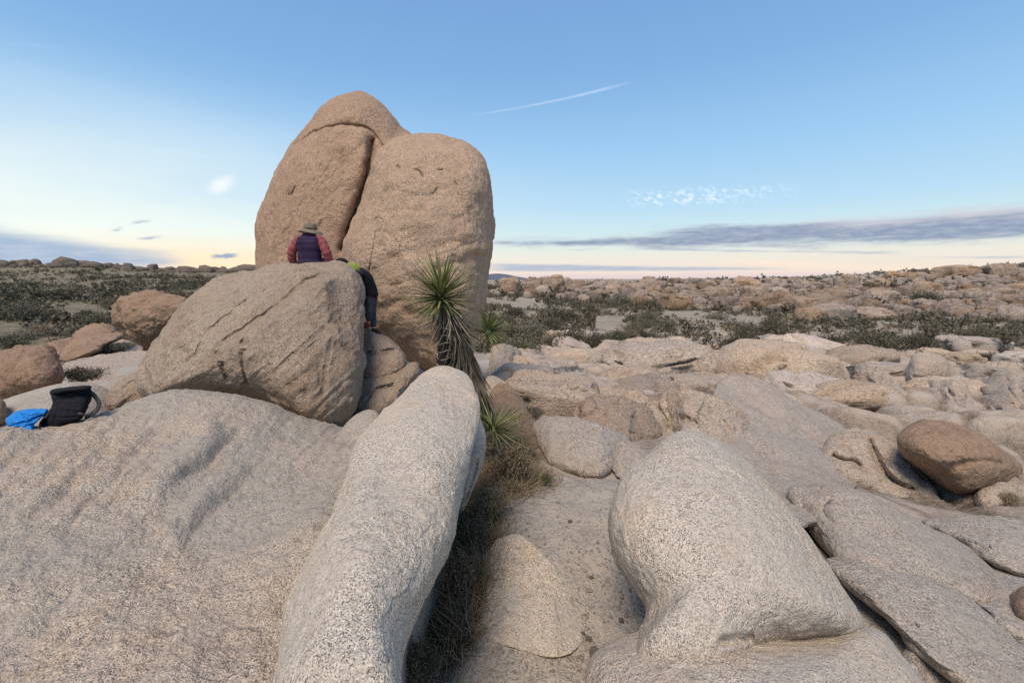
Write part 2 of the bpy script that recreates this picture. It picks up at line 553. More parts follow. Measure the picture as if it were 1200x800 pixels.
# ---------------------------------------------------------------- rock material
def granite(name, c1, c2, stain=(0.2, 0.12, 0.07), speck=1.0, grain=260, bump=1.0, stain_amt=0.35, blotch=0.5, rnd=False, big=1.0, crust=0.5):
    m = bpy.data.materials.new(name)
    m.use_nodes = True
    N = NT(m.node_tree)
    bsdf = N.n['Principled BSDF']
    tc = N.new('ShaderNodeTexCoord')
    vec = tc.outputs['Object']
    if rnd:
        oi = N.new('ShaderNodeObjectInfo')
        v2 = N.new('ShaderNodeVectorMath', operation='ADD')
        N.put(v2.inputs[0], vec)
        N.put(v2.inputs[1], N.comb(N.math('MULTIPLY', oi.outputs['Random'], 50), N.math('MULTIPLY', oi.outputs['Random'], 91), 0))
        vec = v2.outputs[0]
    n1 = N.noise(vec, 0.55 * big, 5, 0.55)
    n2 = N.noise(vec, 3.2 * big, 6, 0.65, 0.4)
    base = N.mix(N.smooth(n1, 0.35, 0.65), c1, c2)
    st = N.math('MULTIPLY', N.smooth(N.math('ADD', N.math('MULTIPLY', n1, .4), N.math('MULTIPLY', n2, .6)), 0.46, 0.66), stain_amt)
    base = N.mix(st, base, stain)
    # soft blotches of lichen / varnish
    b = N.noise(vec, 11.0 * big, 5, 0.7)
    base = N.mix(N.math('MULTIPLY', N.smooth(b, 0.5, 0.72), blotch), base, N.mix(1.0, base, (0.60, 0.56, 0.52), 'MULTIPLY'))
    # dark varnish and lichen, uneven crystals
    lm = N.math('MULTIPLY', N.smooth(N.noise(vec, 2.1 * big, 7, .72, .6), .60, .70), .42)
    base = N.mix(lm, base, N.mix(1.0, base, (0.42, 0.38, 0.34), 'MULTIPLY'))
    pm = N.smooth(N.noise(vec, 1.3 * big, 4, .6), .35, .65, .45 * speck, 1.25 * speck)
    # mineral grains
    g = N.vor(vec, grain, out=1)
    gs = N.new('ShaderNodeSeparateXYZ'); N.l.new(g, gs.inputs[0])
    gv = gs.outputs[0]
    dark = N.smooth(gv, 0.24, 0.14)
    lite = N.smooth(gv, 0.62, 0.85)
    base = N.mix(N.math('MULTIPLY', dark, N.math('MULTIPLY', pm, .66), clamp=True), base, N.mix(1.0, base, (0.16, 0.15, 0.15), 'MULTIPLY'))
    base = N.mix(N.math('MULTIPLY', lite, N.math('MULTIPLY', pm, .6), clamp=True), base, N.mix(1.0, base, (1.7, 1.7, 1.66), 'MULTIPLY'))
    g2 = N.noise(vec, grain * 0.33, 3, 0.7)
    base = N.mix(N.math('MULTIPLY', N.smooth(g2, 0.42, 0.7), 0.25 * speck), base, N.mix(1.0, base, (0.5, 0.46, 0.42), 'MULTIPLY'))
    if rnd:
        hs = N.new('ShaderNodeHueSaturation')
        N.put(hs.inputs['Value'], N.smooth(oi.outputs['Random'], 0, 1, 0.78, 1.2))
        N.put(hs.inputs['Saturation'], N.smooth(N.math('FRACT', N.math('MULTIPLY', oi.outputs['Random'], 13.7)), 0, 1, 0.75, 1.25))
        N.put(hs.inputs['Color'], base)
        base = hs.outputs[0]
    N.put(bsdf.inputs['Base Color'], base)
    bsdf.inputs['Roughness'].default_value = 0.92
    bsdf.inputs['Specular IOR Level'].default_value = 0.25
    # relief
    gd = N.vor(vec, grain * 0.8)
    h = N.math('MULTIPLY', gd, 0.0022 * bump)
    h = N.math('ADD', h, N.math('MULTIPLY', N.noise(vec, grain * 0.25, 4, 0.7), 0.007 * bump))
    h = N.math('ADD', h, N.math('MULTIPLY', N.noise(vec, 45, 3, 0.6), 0.006 * bump))
    h = N.math('ADD', h, N.math('MULTIPLY', N.noise(vec, 14, 5, 0.65, 0.3), 0.035 * bump))
    bp = N.new('ShaderNodeBump')
    bp.inputs['Strength'].default_value = 0.9
    bp.inputs['Distance'].default_value = 1.0
    N.put(bp.inputs['Height'], h)
    N.l.new(bp.outputs[0], bsdf.inputs['Normal'])
    return m


M = {}
M['near'] = granite('pale_granite', (0.51, 0.46, 0.395), (0.59, 0.51, 0.405), (0.54, 0.39, 0.26), 1.05, 210, 1.2, 0.45, 0.4, False, 1.4)
M['slab'] = granite('grey_granite', (0.42, 0.385, 0.335), (0.50, 0.43, 0.35), (0.48, 0.355, 0.24), 1.05, 200, 1.7, 0.35, 0.4)
M['front'] = granite('front_boulder_granite', (0.42, 0.34, 0.265), (0.36, 0.285, 0.22), (0.27, 0.165, 0.095), 0.8, 110, 2.2, 0.6, 0.6)
M['tall'] = granite('tall_boulder_granite', (0.41, 0.285, 0.20), (0.46, 0.325, 0.23), (0.31, 0.19, 0.125), 0.75, 70, 1.8, 0.6, 0.7)
M['tall2'] = granite('light_tall_boulder_granite', (0.44, 0.325, 0.235), (0.49, 0.365, 0.265), (0.33, 0.21, 0.14), 0.75, 70, 1.8, 0.5, 0.6)
M['brown'] = granite('brown_varnished_granite', (0.345, 0.24, 0.168), (0.32, 0.225, 0.16), (0.19, 0.11, 0.065), 0.7, 90, 1.6, 0.6, 0.6)
M['mid'] = granite('pinkish_granite', (0.47, 0.395, 0.32), (0.52, 0.43, 0.345), (0.36, 0.25, 0.17), 0.8, 60, 2.2, 0.5, 0.55)
M['greyslab'] = granite('weathered_grey_granite', (0.40, 0.36, 0.315), (0.46, 0.40, 0.34), (0.33, 0.245, 0.18), 0.95, 130, 1.6, 0.45, 0.6)
M['dusk'] = granite('tan_brown_granite', (0.37, 0.285, 0.22), (0.41, 0.32, 0.25), (0.26, 0.17, 0.11), 0.8, 70, 2.2, 0.5, 0.6)
M['far'] = granite('far_granite', (0.395, 0.30, 0.225), (0.39, 0.315, 0.25), (0.25, 0.15, 0.10), 0.4, 6, 14, 0.6, 0.8, rnd=True, big=0.35)


# ---------------------------------------------------------------- rocks
def rock(name, label, outline, mat, d, dtop=None, T=1.0, sub=5, cen=None, cracks=(), bumps=(), amp=0.03, nsc=0.8, rough=0.012, flutes=None,
         sq=2.2, cat='rock', group=None, pits=None, back=0.8, seed=None, spline=True, auto=False, slope=2.3, plain=False, rs=0, terr=None, tk=.26):
    """boulder: the outline (picture positions at the boulder's own distance) is swollen to a closed body of half-depth T metres.
    d is the forward distance of its lower edge, dtop that of its top."""
    v, f = ico(sub)
    if auto:
        r_ = np.random.default_rng(abs(int(outline[0][0] * 3 + outline[1][1] * 11)))
        a_ = np.array(outline, float); c0 = a_.mean(0); w_ = a_ - c0
        ax_ = np.linalg.svd(w_)[2][0]; ext = np.abs(w_ @ ax_).max(); per = np.array([-ax_[1], ax_[0]]); ex2 = np.abs(w_ @ per).max()
        cracks = list(cracks)
        for _k in range(0 if plain else 2 if (ext < 40 or d < 8) else 3):
            s0 = c0 + ax_ * r_.uniform(-.7, .7) * ext + per * r_.uniform(-.7, .7) * ex2
            dr = ax_ * r_.uniform(.4, 1) * r_.choice([-1, 1]) + per * r_.uniform(-.5, .5)
            ln = ext * r_.uniform(.3, .7)
            m_ = s0 + dr * ln * .5 + per * r_.uniform(-.12, .12) * ln
            cracks.append(([tuple(s0), tuple(m_), tuple(s0 + dr * ln)], r_.uniform(1.4, 2.4), (.004 if d < 8 else .009) * d, False, r_.choice([-1, 1]) * r_.uniform(.003, .010) * d))
        if flutes is None:
            flutes = [(math.degrees(math.atan2(ax_[1], ax_[0])), .012, .05, (.0018 if d < 8 else .004) * d)]
        pits = pits or (1.4 if d < 10 else .9, (.002 if d < 8 else .004) * d)
    seed = seed if seed is not None else (abs(int(outline[0][0] * 7 + outline[0][1] * 13)) % 1000)
    pl = catmull(outline, True, 8) if spline else np.array(outline, float)
    if auto:
        _cy = (pl[:, 1].min() + pl[:, 1].max()) / 2
        pl[:, 1] = np.where(pl[:, 1] > _cy, _cy + (pl[:, 1] - _cy) * 1.45, pl[:, 1])
    y1o = np.array(outline, float)[:, 1].max()
    if cen is None:
        c_x = (pl[:, 0].min() + pl[:, 0].max()) / 2; c_y = (pl[:, 1].min() + pl[:, 1].max()) / 2
    else:
        c_x, c_y = cen
    th = np.arctan2(pl[:, 1] - c_y, pl[:, 0] - c_x); rr = np.hypot(pl[:, 0] - c_x, pl[:, 1] - c_y)
    o = np.argsort(th); th, rr = th[o], rr[o]
    th = np.concatenate([th - 2 * np.pi, th, th + 2 * np.pi]); rr = np.concatenate([rr] * 3)
    # more of the vertices on the side turned to the viewer
    phi = np.arccos(np.clip(-v[:, 1], -1, 1))
    u = phi / np.pi
    phi2 = np.where(u < 0.68, u / 0.68 * 0.5, 0.5 + (u - 0.68) / 0.32 * 0.5) * np.pi
    sn, cs = np.sin(phi2), np.cos(phi2)
    theta = np.arctan2(v[:, 2], v[:, 0])
    rho = np.abs(sn) ** (2 / sq)
    dep = np.sign(cs) * np.abs(cs) ** (2 / sq)
    if rs:
        ta = np.radians(np.arange(-360, 360, .5)); ra = np.interp(ta, th, rr)
        kk = np.exp(-(np.arange(-60, 61) * .5 / rs) ** 2); kk /= kk.sum()
        th, rr = ta, np.convolve(np.pad(ra, 60, 'edge'), kk, 'valid')
    rad = np.interp(theta, th, rr)
    px = c_x + rho * rad * np.cos(theta)
    py = c_y + rho * rad * np.sin(theta)
    y0, y1 = pl[:, 1].min(), pl[:, 1].max()
    if d is None:
        d = hit(pl[pl[:, 1].argmax(), 0], y1) * 1.02
    if auto:
        xb = min(max(pl[:, 0].mean(), 0), 1200)
        d = hit(xb, min(y1o, 800))
        dtop = d
        wm = (pl[:, 0].max() - pl[:, 0].min()) / F * d; hm = (y1o - y0) / F * d
        T = tk * min(wm, 2.2 * hm)
        if d < 8 and slope == 2.3: slope = 1.5
    if dtop is None: dtop = d
    s = np.clip((py - y0) / (y1 - y0), 0, 1)
    # inverse-distance blend keeps straight lines straight
    db = 1 / ((1 - s) / dtop + s / d)
    if auto:
        oa = catmull(outline, True, 8); cxo = np.linspace(oa[:, 0].min(), oa[:, 0].max(), 15)
        yb = []
        for k_, x_ in enumerate(cxo):
            near_ = oa[np.abs(oa[:, 0] - x_) < (cxo[1] - cxo[0]) * .75]
            yb.append(near_[:, 1].max())
        yb = np.array(yb); yb[0] = yb[1]; yb[-1] = yb[-2]
        dc = np.array([hit(min(max(x_, -100), 1350), min(y_, 850)) for x_, y_ in zip(cxo, yb)])
        ybv = np.interp(px, cxo, yb); dcv = np.interp(px, cxo, dc)
        db = dcv * (1 + slope * (ybv - py) / F)
        db = np.maximum(db, dcv * .75)
    front = np.where(dep > 0, dep, dep * back)
    dd = db - T * front
    fm = np.clip(dep * 3 + 0.35, 0, 1)
    mpp = db / F
    for ck in cracks:
        cpl = catmull(ck[0], False, 6) if len(ck[0]) > 2 else np.array(ck[0], float)
        w, dp_ = ck[1], ck[2]
        wob = 1.0 * vnoise(np.stack([px * 0.12, py * 0.12, px * 0], -1), seed + 3)
        dist, side, tt = polydist(px + wob, py + wob, cpl)
        fade = sstep(tt, 0, 0.12) * (1 - sstep(tt, 0.88, 1.0)) if len(ck) < 4 or not ck[3] else 1
        gr = np.exp(-(dist / w) ** 2) * dp_
        if len(ck) > 4:      # a step: one side stands proud
            sg = 1 if ck[4] > 0 else -1
            gr = gr - abs(ck[4]) * sstep(dist * side * sg, -w, w * 5) * np.exp(-(dist / (w * 34)) ** 2)
        dd = dd + gr * fade * fm
    for (bx, by, bw, bh, ang, h) in bumps:
        ca, sa = math.cos(R(ang)), math.sin(R(ang))
        ux = ((px - bx) * ca + (py - by) * sa) / bw; uy = (-(px - bx) * sa + (py - by) * ca) / bh
        dd = dd - h * np.exp(-(ux * ux + uy * uy)) * fm
    if flutes:
        for (ang, sx, sy, am) in flutes:
            ca, sa = math.cos(R(ang)), math.sin(R(ang))
            q = np.stack([(px * ca + py * sa) * sx, (-px * sa + py * ca) * sy, dd * 0], -1)
            nn = fbm(q, 1.0, 4, seed + 9)
            dd = dd + am * (1 - np.abs(nn) * 2) * fm * np.clip(1.2 - rho ** 6, 0, 1)
    co = P(px, py, dd)
    nrm = vnormals(co, f)
    k = fbm(co, nsc, 4, seed) * amp + fbm(co, nsc * 6, 4, seed + 5, 0.6) * rough
    if pits:
        pn = fbm(co, pits[0], 4, seed + 11)
        k = k - pits[1] * sstep(pn, 0.25, 0.7)
    dm = (d + dtop) / 2
    ta_ = terr if terr is not None else .0022 * dm
    if ta_:
        n_ = fbm(co * np.array([1, 1, 1.6]), nsc * .9, 5, seed + 21, .55) * 3.2
        fr = n_ - np.floor(n_)
        k = k + ta_ * (np.floor(n_) + sstep(fr, 0, .10)) * (.4 + .6 * sstep(fbm(co, nsc * .7, 2, seed + 25), -.3, .3))
        chips = fbm(co, nsc * 5, 3, seed + 31)
        k = k - ta_ * 1.2 * sstep(chips, .55, .75)
    co = co + nrm * k[:, None]
    org = P(c_x, y1, float(1 / (0.5 / dtop + 0.5 / d)))
    me = np_mesh(name, co - org, f[:, ::-1])
    ob = link(name, me, M[mat] if isinstance(mat, str) else mat, None, org)
    tag(ob, label, cat, group)
    return ob


def facing(me):
    pass


# tall pair
rock('boulder', 'tallest boulder, pointed dome with an arched crack, behind the seated hiker',
     [(300, 316), (299, 285), (303, 250), (312, 222), (325, 195), (340, 170), (356, 150), (375, 128), (395, 114), (420, 108), (440, 117), (457, 133), (470, 150), (484, 160),
      (510, 200), (515, 260), (500, 330), (460, 410), (400, 440), (330, 420), (305, 370)],
     'tall', 12.6, 13.4, terr=.005, T=2.3, sub=7, cen=(400, 270), amp=0.07, nsc=0.5, rough=0.03, sq=2.6,
     cracks=[([(345, 168), (360, 160), (378, 153), (397, 147), (415, 147), (431, 151), (441, 160), (450, 172)], 1.6, 0.12, True, 0.09),
             ([(436, 165), (433, 190), (428, 212), (420, 238), (411, 262), (403, 290)], 4.5, 0.42, True), ([(338, 228), (342, 226), (346, 220)], 1.5, 0.10, True)],
     flutes=[(-60, 0.012, 0.05, 0.05)], bumps=[(400, 125, 40, 18, 15, 0.2)])
rock('boulder', 'tall flat-topped boulder on the right of the pair, behind the yucca',
     [(482, 157), (510, 156), (536, 161), (555, 170), (567, 185), (573, 205), (577, 240), (577, 280), (573, 320), (567, 360), (557, 400), (548, 432), (530, 446), (508, 435),
      (490, 424), (476, 414), (455, 400), (435, 385), (416, 350), (404, 315), (405, 285), (414, 258), (426, 232), (433, 205), (441, 182), (456, 165)],
     'tall2', 10.2, 11.6, terr=.005, T=1.9, sub=7, cen=(495, 290), amp=0.07, nsc=0.5, rough=0.03, sq=2.7,
     cracks=[([(447, 232), (445, 245), (443, 262), (440, 280), (436, 300), (433, 330)], 1.3, 0.05), ([(440, 258), (447, 256), (450, 264), (447, 272), (441, 270), (440, 260)], 1.0, 0.03, True),
             ([(488, 200), (493, 203), (495, 208)], 1.6, 0.1, True), ([(514, 200), (519, 199)], 1.6, .1, True), ([(466, 195), (468, 197)], 1.6, .1, True),
             ([(505, 228), (512, 222), (516, 220)], 1.3, .06), ([(532, 210), (537, 220)], 1.3, .06), ([(541, 250), (548, 270)], 1.5, .03)],
     flutes=[(75, 0.04, 0.012, 0.035)], pits=(0.9, 0.06))
# front boulder
rock('boulder', 'big creased boulder in front of the tall pair, the hiker sits on its top',
     [(162, 438), (167, 418), (180, 396), (197, 372), (214, 352), (238, 335), (272, 323), (312, 314), (350, 308), (386, 307), (406, 311), (419, 324), (427, 345), (429, 372), (430, 400),
      (428, 440), (418, 475), (400, 500), (382, 509), (368, 507), (350, 494), (325, 479), (295, 468), (255, 463), (215, 463), (185, 466), (170, 462)],
     'front', 6.2, 8.0, terr=.008, T=1.15, sub=7, cen=(300, 400), amp=0.06, nsc=0.6, rough=0.02, sq=2.5,
     cracks=[([(398, 318), (375, 323), (355, 331), (340, 345), (325, 358), (305, 371), (290, 381), (272, 393), (252, 408)], 1.8, 0.06, False, -0.22),
             ([(252, 408), (258, 420), (262, 436), (270, 450)], 1.6, 0.06), ([(285, 395), (284, 420), (290, 455)], 1.6, 0.06),
             ([(300, 330), (270, 345), (240, 368), (215, 385), (200, 400)], 1.6, 0.03, False, -0.07), ([(268, 330), (235, 350), (205, 378), (185, 410)], 1.6, 0.03),
             ([(320, 335), (290, 352), (262, 372), (240, 392), (225, 420)], 1.6, 0.03), ([(176, 410), (170, 435), (176, 455)], 2.5, 0.07), ([(395, 380), (385, 420), (378, 470)], 2, 0.03)],
     flutes=[(-42, 0.008, 0.09, 0.016)], pits=(2.2, 0.035), bumps=[(360, 320, 60, 12, 5, 0.15)])
rock('rock', 'blocky rock wedged at the right foot of the big creased boulder',
     [(426, 386), (442, 388), (457, 396), (469, 406), (477, 420), (474, 438), (452, 448), (430, 452), (415, 430)], 'front', 7.4, 8.4, T=0.6, sub=5, sq=3.2, pits=(2, .06),
     cracks=[([(428, 415), (445, 412), (470, 408)], 1.6, .08)])
rock('rock', 'lower blocky rock under the tall flat-topped boulder',
     [(420, 446), (440, 436), (468, 428), (486, 424), (492, 436), (484, 452), (468, 470), (446, 490), (420, 508), (404, 500)], 'front', 6.8, 7.8, T=0.6, sub=5, sq=3.0, pits=(2, .05),
     cracks=[([(430, 470), (445, 455), (466, 450), (480, 445)], 1.6, .10), ([(446, 455), (452, 475)], 1.5, .06)])
rock('rock', 'wedge-shaped tan rock poking out left of the big creased boulder',
     [(119, 474), (130, 456), (148, 443), (165, 436), (182, 450), (178, 470), (150, 479), (126, 482)], 'front', 6.6, 7.2, T=0.5, sub=5, sq=3, flutes=[(-35, .03, .15, .03)])
# left far boulders
rock('boulder', 'egg-shaped tan boulder perched behind the left edge of the creased boulder',
     [(130, 374), (133, 358), (146, 347), (166, 342), (190, 343), (222, 350), (225, 370), (205, 392), (182, 408), (163, 404), (146, 391)], 'brown', 34, 34, T=2.6, sub=6, amp=.2, rough=.03, pits=(1.2, .10),
     cracks=[([(148, 362), (152, 375), (147, 388)], 2.0, .10), ([(160, 385), (172, 395), (190, 390)], 2.5, .10)])
rock('boulder', 'rounded brown boulder with a dark pitted patch at the left edge',
     [(-40, 425), (-10, 414), (20, 407), (45, 403), (62, 409), (73, 424), (77, 442), (62, 456), (34, 465), (0, 473), (-40, 470)], 'brown', 8.3, 9.0, T=0.8, sub=6, amp=.05, pits=(2.5, .06))
rock('boulder', 'small tan boulder top resting behind the low brown boulder at left', [(88, 393), (98, 383), (120, 379), (134, 383), (138, 393), (120, 400), (95, 402)], 'brown', 36, 39, T=2, sub=5)
rock('boulder', 'low brown boulder between the pitted boulder and the egg-shaped one', [(71, 418), (79, 402), (95, 393), (118, 391), (137, 389), (146, 394), (130, 402), (118, 412), (98, 420), (80, 424)], 'brown', 24.5, 28, T=1.6, sub=5, amp=.1)
rock('rock_slab', 'flat tan slab just above the pitted boulder at left', [(52, 406), (66, 399), (84, 396), (96, 402), (80, 415), (60, 416)], 'brown', 32, 40, T=1.5, sub=5)
rock('rock_slab', 'pale flat slab below the egg-shaped boulder', [(74, 428), (96, 420), (130, 415), (170, 411), (190, 425), (175, 442), (125, 448), (82, 446)], 'mid', 11.6, 20, T=.8, sub=5)
rock('rock', 'small pale rock between the low brown boulder and the egg-shaped one', [(112, 414), (122, 404), (142, 398), (160, 402), (170, 412), (140, 420), (116, 420)], 'mid', 25, 31, T=1.2, sub=5)
rock('rock', 'narrow upright rock cut by the left edge of the photo', [(-25, 470), (-8, 466), (4, 470), (8, 482), (6, 498), (-20, 505)], 'brown', 5.4, 5.6, T=.3, sub=4)

# near fins on the right of the slab
rock('boulder', 'long speckled finger of pale granite rising toward the yucca',
     [(520, 430), (541, 435), (555, 449), (563, 473), (563, 500), (556, 524), (547, 556), (541, 590), (534, 622), (523, 655), (506, 690), (490, 722), (476, 760), (470, 800), (474, 870), (460, 940),
      (380, 940), (300, 900), (305, 830), (322, 760), (338, 700), (362, 645), (388, 600), (404, 562), (411, 532), (424, 508), (445, 486), (470, 463), (490, 441), (504, 432)],
     'near', 1.35, 4.35, T=0.42, sub=7, cen=(425, 660), rs=2, bumps=[(505, 495, 38, 45, -20, .10), (425, 650, 42, 80, 20, .07), (452, 560, 28, 34, 0, -.08), (400, 780, 60, 50, 0, .05)], amp=0.03, nsc=1.2, rough=0.006, sq=2.2, cracks=[([(470, 478), (462, 500), (448, 530), (440, 560)], 9, -0.03)])
rock('rock', 'thin granite flake pressed against the right flank of the finger rock',
     [(552, 470), (563, 484), (570, 505), (571, 525), (566, 547), (557, 570), (549, 592), (540, 604), (530, 590), (536, 540)], 'near', 4.0, 4.5, T=.25, sub=5,
     cracks=[([(562, 535), (555, 560), (548, 585)], 1.5, .04)])
rock('rock', 'small smooth fin of granite between the creased boulder and the finger rock',
     [(386, 545), (394, 520), (404, 500), (418, 487), (434, 481), (445, 487), (440, 502), (428, 518), (416, 545), (400, 565)], 'slab', 4.5, 5.0, T=.25, sub=5)
# right foreground boulder
rock('boulder', 'large smooth speckled granite dome in the right foreground',
     [(800, 502), (822, 506), (850, 521), (880, 545), (909, 576), (936, 611), (961, 648), (986, 687), (1006, 716), (1018, 736), (1010, 748), (965, 754), (915, 762), (885, 785), (860, 830), (800, 850), (745, 840), (722, 800), (730, 764), (750, 738),
      (757, 718), (748, 700), (733, 678), (719, 650), (711, 618), (714, 588), (725, 560), (742, 541), (762, 527), (780, 509)],
     'near', 2.08, 3.5, T=0.55, sub=7, cen=(850, 650), rs=5, amp=0.02, nsc=1.2, rough=0.005, sq=2.3,
     cracks=[([(840, 752), (862, 749), (885, 746)], 5, 0.05)])
rock('rock_slab', 'low granite shelf the right foreground dome rests on',
     [(688, 778), (708, 754), (738, 741), (770, 733), (830, 740), (900, 742), (980, 738), (1028, 738), (1058, 768), (1082, 800), (1110, 850), (1060, 900), (880, 920), (740, 900), (690, 830)],
     'near', 1.64, 2.44, T=.44, sub=7, sq=2.6, amp=.02, rough=.005)
rock('rock_slab', 'narrow granite strip along the bottom edge below the right dome',
     [(702, 796), (715, 785), (745, 783), (800, 790), (870, 795), (915, 802), (930, 840), (860, 900), (740, 900), (700, 840)], 'near', 1.75, 2.05, T=.2, sub=5, amp=.015, rough=.005)
rock('rock', 'low rounded granite hump at the left of the sandy gully',
     [(556, 720), (562, 665), (574, 640), (592, 626), (612, 626), (632, 642), (654, 664), (676, 692), (690, 725), (660, 745), (610, 740)], 'near', 2.8, 4.1, T=.22, sub=6, amp=.03, rough=.006, auto=True, flutes=[], slope=1.5, plain=True, rs=5, tk=.15)
rock('rock', 'low pale granite hump at the bottom centre beside dry grass',
     [(515, 770), (545, 728), (580, 707), (606, 702), (630, 711), (656, 741), (692, 782), (700, 815), (670, 850), (560, 860), (505, 830)], 'near', 2.2, 3.0, T=.25, sub=6, amp=.03, rough=.006, auto=True, flutes=[], slope=1.5, plain=True, rs=5, tk=.15)
rock('rock_slab', 'tilted brown slab leaning below the yucca, shaggy with dry grass',
     [(586, 446), (604, 454), (620, 478), (634, 503), (637, 524), (630, 550), (604, 560), (578, 545), (568, 500), (572, 462)], 'brown', 6.0, 7.6, T=.45, sub=6, amp=.05, flutes=[(60, .03, .12, .02)])
rock('rock', 'grey rounded rock just right of the yucca trunk', [(560, 470), (566, 452), (574, 440), (590, 446), (606, 462), (618, 486), (600, 500), (570, 495)], 'mid', 7.8, 9.5, T=.5, sub=5)

